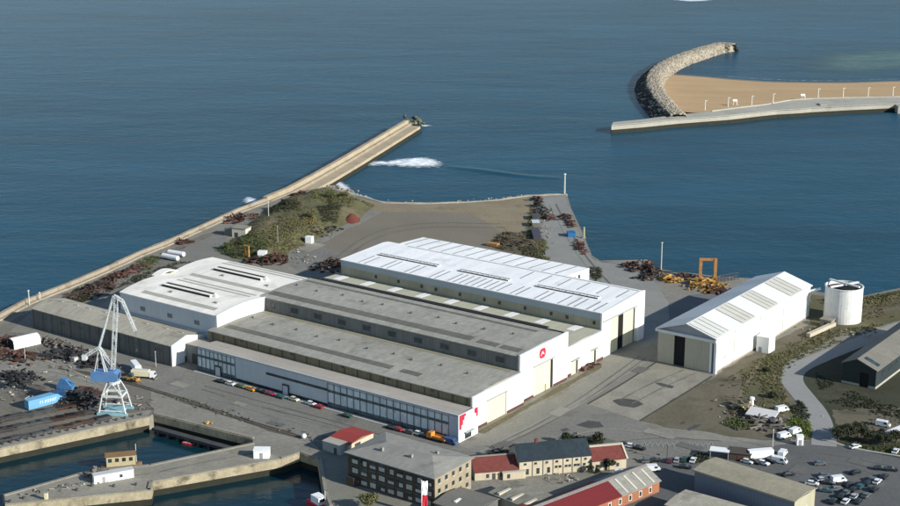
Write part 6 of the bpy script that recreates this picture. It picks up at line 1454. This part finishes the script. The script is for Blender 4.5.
# ------------------------------------------------------------------ vegetation
def in_poly(p, pts):
    r = False; j = len(pts) - 1
    for i in range(len(pts)):
        a, b = pts[i], pts[j]
        if (a.y > p.y) != (b.y > p.y) and p.x < (b.x - a.x) * (p.y - a.y) / (b.y - a.y) + a.x: r = not r
        j = i
    return r
def pdist(p, pts):
    dm = 1e9
    for i in range(len(pts)):
        a, b = pts[i], pts[(i + 1) % len(pts)]; ab = b - a; t = max(0, min(1, ((p.x - a.x) * ab.x + (p.y - a.y) * ab.y) / (ab.x ** 2 + ab.y ** 2 + 1e-9)))
        dm = min(dm, math.hypot(a.x + ab.x * t - p.x, a.y + ab.y * t - p.y))
    return dm
class Mound:
    def __init__(s, pix, h, rr, name, mat, res=2.0, rough=.5):
        s.p = [G(*q) for q in pix]; s.h = h; s.rr = rr; s.rough = rough
        xs = [p.x for p in s.p]; ys = [p.y for p in s.p]; nx = int((max(xs) - min(xs)) / res) + 2; ny = int((max(ys) - min(ys)) / res) + 2
        vs = []
        for j in range(ny):
            for i in range(nx):
                q = Vector((min(xs) + i * res, min(ys) + j * res, 0)); vs.append((q.x, q.y, s.z(q)))
        fs = [(j * nx + i, j * nx + i + 1, (j + 1) * nx + i + 1, (j + 1) * nx + i) for j in range(ny - 1) for i in range(nx - 1) if max(vs[j * nx + i][2], vs[(j + 1) * nx + i + 1][2], vs[j * nx + i + 1][2], vs[(j + 1) * nx + i][2]) > -.2]
        m = MB(); m.add(vs, fs); s.o = struct(m.build(name, mat, smooth=True))
    def z(s, q):
        if not in_poly(q, s.p): return -.3
        d = pdist(q, s.p); f = min(1, d / s.rr); f = f * f * (3 - 2 * f)
        return -.3 + (s.h + .3) * f * (1 - s.rough + s.rough * (1 + noise.noise(Vector((q.x * .07, q.y * .07, 3)))) ) + .2 * noise.noise(Vector((q.x * .4, q.y * .4, 1))) * f
mound = Mound([(213, 252), (226, 241), (240, 228), (258, 212), (280, 199), (300, 193), (330, 187.5), (351, 196), (378, 206), (364, 219), (340, 229), (320, 240), (296, 250), (288, 262), (262, 266), (232, 260)], 4.2, 16, 'mound', M('mound_turf', (.10, .098, .045), 1, .3, .06, .8, .25, spots=((.16, .125, .08), .05, .53), speck=0.5))
heap = Mound([(338, 222), (342, 215.5), (352, 213.5), (362, 216), (363, 222), (352, 225)], 4.4, 10, 'red_earth_heap', M('red_earth', (.15, .045, .028), 1, .2, .2, 1, .2), rough=.2)
bank = Mound([(484, 247), (492, 236), (508, 229), (522, 231), (529, 218), (530, 204), (540, 204), (541, 225), (545, 240), (550, 262), (540, 266), (515, 256)], .7, 8, 'rough_bank', dirt)
shore = Mound([(812, 296), (858, 298), (900, 289.5), (1000, 268), (1000, 285), (905, 301), (866, 309), (822, 306)], 2.0, 12, 'shore_bank', grassy)
flat = None
def clump_quads(m, c, r, n, ls):
    for _ in range(n):
        d = Vector((random.gauss(0, 1), random.gauss(0, 1), abs(random.gauss(0, .9)))); d.normalize(); p = c + Vector((d.x * r, d.y * r, d.z * r * .8)) * random.uniform(.45, 1.05)
        nrm = (d + Vector((random.gauss(0, .5), random.gauss(0, .5), random.gauss(.2, .5)))).normalized(); a = nrm.orthogonal().normalized(); a.rotate(Matrix.Rotation(random.uniform(0, 6.28), 3, nrm)); b = nrm.cross(a)
        s = ls * random.uniform(.6, 1.3); k = len(m.v)
        m.v += [tuple(p + a * s), tuple(p + b * s * .6), tuple(p - a * s), tuple(p - b * s * .6)]; m.f.append((k, k + 1, k + 2, k + 3))
def scrub(name, label, pix, n, mat, z=None, rmin=.6, rmax=1.6, q=16, ls=.30, thr=-.25):
    pts = [G(*p) for p in pix]; xs = [p.x for p in pts]; ys = [p.y for p in pts]; m = MB(); done = 0; tries = 0; sd = random.uniform(0, 50)
    while done < n and tries < n * 30:
        tries += 1; p = Vector((random.uniform(min(xs), max(xs)), random.uniform(min(ys), max(ys)), 0))
        if not in_poly(p, pts) or noise.noise(Vector((p.x * .07, p.y * .07, sd))) < thr: continue
        p.z = max(0, z.z(p)) if z else 0
        clump_quads(m, p, random.uniform(rmin, rmax), q, ls); done += 1
    o = m.build(name, mat, fix=False); return tag(o, label, 'scrub', None, 'stuff')
scrub('scrub', 'green scrub on the left flank of the mound behind the vaulted roof', [(216, 251), (226, 243), (246, 240), (262, 242), (270, 252), (262, 262), (236, 259)], 520, leaf_green, mound)
scrub('scrub', 'olive scrub over the middle of the mound', [(256, 250), (262, 240), (276, 228), (300, 217), (314, 222), (312, 236), (300, 247), (280, 258)], 620, leaf_olive, mound)
scrub('scrub', 'dark scrub along the crest of the mound near the sea wall', [(266, 220), (272, 210), (284, 205), (300, 210), (298, 217), (280, 224)], 330, leaf_dark, mound)
scrub('scrub', 'olive green scrub on the mound beside the pier root', [(308, 200), (318, 191), (330, 188), (352, 197), (376, 206), (362, 214), (340, 214), (322, 214)], 620, leaf_olive, mound)
scrub('scrub', 'dark scrub in the hollow right of the mound crest', [(318, 214), (330, 206), (342, 214), (336, 226), (322, 228)], 260, leaf_dark, mound)
scrub('scrub', 'brown dry scrub spread over the mound', [(226, 244), (262, 216), (300, 200), (340, 205), (330, 230), (290, 256), (240, 258)], 420, leaf_brown, mound)
scrub('scrub', 'yellow scrub patch near the black frames on the mound', [(303, 224), (310, 220), (317, 226), (314, 231), (304, 230)], 90, leaf_yel, mound)
scrub('scrub', 'dark brown scrub bank behind the rear lean-to hall', [(488, 246), (494, 238), (508, 232), (524, 240), (545, 250), (543, 262), (524, 258), (500, 250)], 330, leaf_dark, bank, .35, .9, thr=-.02)
scrub('scrub', 'brown scrub scattered behind the rear lean-to hall', [(488, 244), (505, 230), (530, 236), (545, 248), (530, 258), (500, 250)], 190, leaf_brown, bank)
scrub('scrub', 'olive scrub at the inner edge of the right quay', [(536, 245), (543, 236), (549, 250), (550, 263), (540, 265)], 130, leaf_olive, bank)
scrub('scrub', 'thin scrub strip left of the dark violet container', [(528, 238), (529, 212), (533, 206), (534, 225), (536, 240)], 110, leaf_olive, bank)
scrub('scrub', 'scrub at the corner behind the white hall end', [(588, 268), (593, 262), (601, 268), (602, 278), (594, 282)], 90, leaf_dark, None)
scrub('scrub', 'dark bushes behind the sea wall left of the vaulted hall', [(68, 296), (76, 289), (88, 291), (92, 300), (80, 303)], 150, leaf_dark, None)
scrub('scrub', 'green weeds along the sea wall above the vaulted hall', [(134, 264), (150, 256), (160, 258), (152, 270), (138, 272)], 130, leaf_green, None)
scrub('scrub', 'low dark scrub between the cylinder tanks and vaulted hall', [(120, 285), (136, 276), (160, 268), (180, 262), (196, 263), (170, 272), (140, 284)], 190, leaf_dark, None)
scrub('scrub', 'olive scrub bank along the right hand shore', [(815, 300), (860, 299), (900, 291), (940, 284), (940, 294), (900, 301), (862, 306), (826, 306)], 480, leaf_olive, shore, .4, 1.1)
scrub('scrub', 'brown scrub on the slope behind the round tank', [(858, 304), (900, 296), (930, 292), (930, 304), (900, 312), (860, 322)], 200, leaf_brown, shore, .3, .8)
scrub('scrub', 'low dark scrub between the round tank and pale road', [(800, 344), (830, 332), (870, 325), (895, 316), (880, 328), (820, 350), (790, 364)], 260, leaf_olive, None, .3, .8)
scrub('scrub', 'olive brown scrub between the detached hall and pale road', [(742, 376), (768, 354), (800, 350), (784, 366), (780, 384), (790, 404), (765, 404), (744, 396)], 620, leaf_olive, None, .25, .8, thr=-.1)
scrub('scrub', 'low dark weeds on the earth beside the detached hall', [(716, 388), (750, 360), (806, 336), (850, 326), (810, 350), (780, 380), (790, 405), (760, 414), (725, 414)], 420, leaf_dark, None, .15, .5, ls=.22, thr=-.05)
scrub('scrub', 'sparse low weeds on the earth right of the pale road', [(822, 412), (850, 404), (905, 408), (960, 420), (940, 445), (880, 438), (836, 434)], 260, leaf_dark, None, .15, .5, ls=.22, thr=-.05)
scrub('scrub', 'dark green scrub clump below the concrete pad', [(722, 424), (730, 418), (744, 419), (750, 426), (738, 431)], 130, leaf_green, None, .6, 1.3)
scrub('scrub', 'brown scrub beside tan debris left of the white slab', [(726, 412), (740, 402), (756, 404), (752, 416), (738, 418)], 120, leaf_brown, None, .5, 1.1)
scrub('scrub', 'bright green scrub beside the pale road junction', [(782, 424), (796, 418), (809, 422), (811, 434), (804, 441), (788, 436)], 330, leaf_bright, None, .5, 1.2)
scrub('scrub', 'dark scrub under the pale road bend', [(790, 408), (800, 400), (810, 414), (808, 420), (795, 418)], 120, leaf_dark, None, .5, 1.2)
scrub('scrub', 'dark rough growth around the dark hall at right', [(815, 372), (838, 384), (868, 398), (905, 410), (905, 420), (850, 408), (826, 402)], 330, leaf_dark, None, .3, .9)
scrub('scrub', 'green verge along the kerb of the car park', [(846, 444), (870, 440), (905, 446), (905, 455), (870, 450)], 260, leaf_green, None, .25, .6, ls=.3)
scrub('scrub', 'dark hedge behind the low slate roofed terrace', [(560, 441), (566, 437), (586, 437), (604, 441), (600, 446), (575, 446)], 170, leaf_dark, None, .7, 1.5)
scrub('scrub', 'dark hedge along the edge of the yard above the warehouse roof', [(688, 459), (700, 454), (708, 455), (708, 461), (692, 464)], 120, leaf_dark, None, .6, 1.3)
def tree(name, label, px, py, h, r, mat, cat='tree', n=70, trunk=True, group=None):
    t = thing(name, label, cat, G(px, py), random.uniform(0, 6), group)
    m = MB()
    if trunk:
        m.tube((0, 0, -.1), (.1, 0, h * .45), r * .10, 7, r * .07)
        for k in range(5): a = k * 1.26; m.tube((.1, 0, h * .3 + .05 * h * k / 3), (math.cos(a) * r * .6, math.sin(a) * r * .6, h * (.55 + .06 * k)), r * .05, 5, r * .02)
    else:
        for k in range(5): a = k * 1.26; m.tube((0, 0, -.1), (math.cos(a) * r * .5, math.sin(a) * r * .5, h * .6), r * .05, 5, r * .02)
    m.build('trunk' if trunk else 'stem', bark, t)
    m = MB()
    for _ in range(n):
        d = Vector((random.gauss(0, 1), random.gauss(0, 1), random.gauss(0, .8))); d.normalize(); f = random.uniform(.35, 1)
        zc_ = h * (.62 if trunk else .5); c = Vector((d.x * r * f, d.y * r * f, zc_ + d.z * (h - zc_) * f * .85)); c.z = max(c.z, .3)
        clump_quads(m, c, r * .28, 12, .32)
    m.build('crown' if trunk else 'foliage', mat, t, fix=False); return t
tree('tree', 'dark round tree in front of the red tiled cottage with pale ridge', 609, 471, 4.6, 2.0, leaf_dark, n=80)
tree('tree', 'small dark tree at left end of the red tiled cottage', 590, 473.5, 3.2, 1.1, leaf_dark, n=50)
tree('bush', 'small dark bush right of the small tree by the red tiled cottage', 597.5, 473.5, 1.8, .9, leaf_dark, 'bush', 40, False)
tree('tree', 'olive tree at the bottom edge before the dark office block', 369, 510, 6.0, 3.0, leaf_olive, n=120)
tree('tree', 'tall dark tree rising above the slate roof', 565.5, 443.5, 4.2, 1.6, leaf_dark, n=60)
tree('tree', 'dark tree rising between slate roof and red tiled roof', 597.5, 445, 5.0, 2.0, leaf_dark, n=80)
for k, (px, py, h, r, lb) in enumerate(((838, 441, 5, 3.2, 'dark tree nearest the pale road junction'), (848, 440, 6, 3.6, 'large dark tree left of the white car under the trees'), (858, 437, 5.5, 3.4, 'dark tree behind the white car under the trees'), (868, 443, 5, 3.0, 'dark tree right of the white car by the kerb'), (884, 445, 4.6, 3.0, 'dark tree below the white trailer at right'), (896, 443, 4.6, 3.2, 'dark tree at the right edge above the kerb'))):
    tree('tree', lb, px, py, h, r, leaf_dark, n=90, group='dark trees along the kerb')
for k, (px, py, h, r, lb, mt) in enumerate(((286, 212, 3.6, 3.2, 'dark bush on the mound crest near the tall thin pole', leaf_dark), (312, 224, 3.4, 3.0, 'olive bush beside the yellow scrub patch', leaf_olive), (330, 205, 4.0, 3.4, 'green bush high on the mound below the pier root', leaf_green), (345, 203, 3.4, 3.0, 'olive bush at the cove end of the mound', leaf_olive), (244, 250, 3.6, 3.0, 'green bush left of the yellow frame', leaf_green), (228, 250, 3.0, 2.6, 'dark green bush at the left foot of the mound', leaf_green), (543, 262, 3.2, 2.4, 'olive bush at the root of the right quay', leaf_olive), (772, 398, 2.4, 1.8, 'dark bush in the dirt left of the road bend', leaf_dark), (767, 372, 2.0, 1.6, 'dark bush near the white cabin by the detached hall', leaf_dark))):
    t = tree('bush', lb, px, py, h, r, mt, 'bush', 70, False, 'bushes on rough ground')
    if k < 6: t.location.z = max(0, mound.z(t.location) - .1)

# ------------------------------------------------------------------ light, sky, camera
EL, AZ = R(24.0), A0 + R(3.5)
sd = Vector((math.cos(AZ) * math.cos(EL), math.sin(AZ) * math.cos(EL), math.sin(EL)))
sl = bpy.data.lights.new('sun', 'SUN'); sl.energy = 4.8; sl.angle = R(.5); sl.color = (1.0, .955, .88)
so = bpy.data.objects.new('sun', sl); C.objects.link(so); so.rotation_euler = sd.to_track_quat('Z', 'Y').to_euler()
w = bpy.data.worlds.new('World'); scene.world = w; w.use_nodes = True; nt = w.node_tree
bg = nt.nodes['Background']; sk = nt.nodes.new('ShaderNodeTexSky'); sk.sky_type = 'NISHITA'; sk.sun_disc = False
sk.sun_elevation = EL; sk.sun_rotation = math.atan2(sd.x, sd.y); sk.air_density = 1.0; sk.dust_density = .05; sk.ozone_density = 1.2; sk.altitude = 100
nt.links.new(sk.outputs[0], bg.inputs[0]); bg.inputs[1].default_value = .105
cd = bpy.data.cameras.new('camera'); cd.sensor_width = 36; cd.lens = F / 900 * 36; cd.clip_start = 1; cd.clip_end = 20000
co = bpy.data.objects.new('camera', cd); C.objects.link(co); co.location = (0, 0, H); co.rotation_euler = (math.pi / 2 - PT, 0, 0); scene.camera = co
vs_ = scene.view_settings; vs_.view_transform = 'Standard'; vs_.look = 'None'; vs_.gamma = 1; vs_.exposure = 0.45; vs_.use_curve_mapping = False
scene.render.film_transparent = False
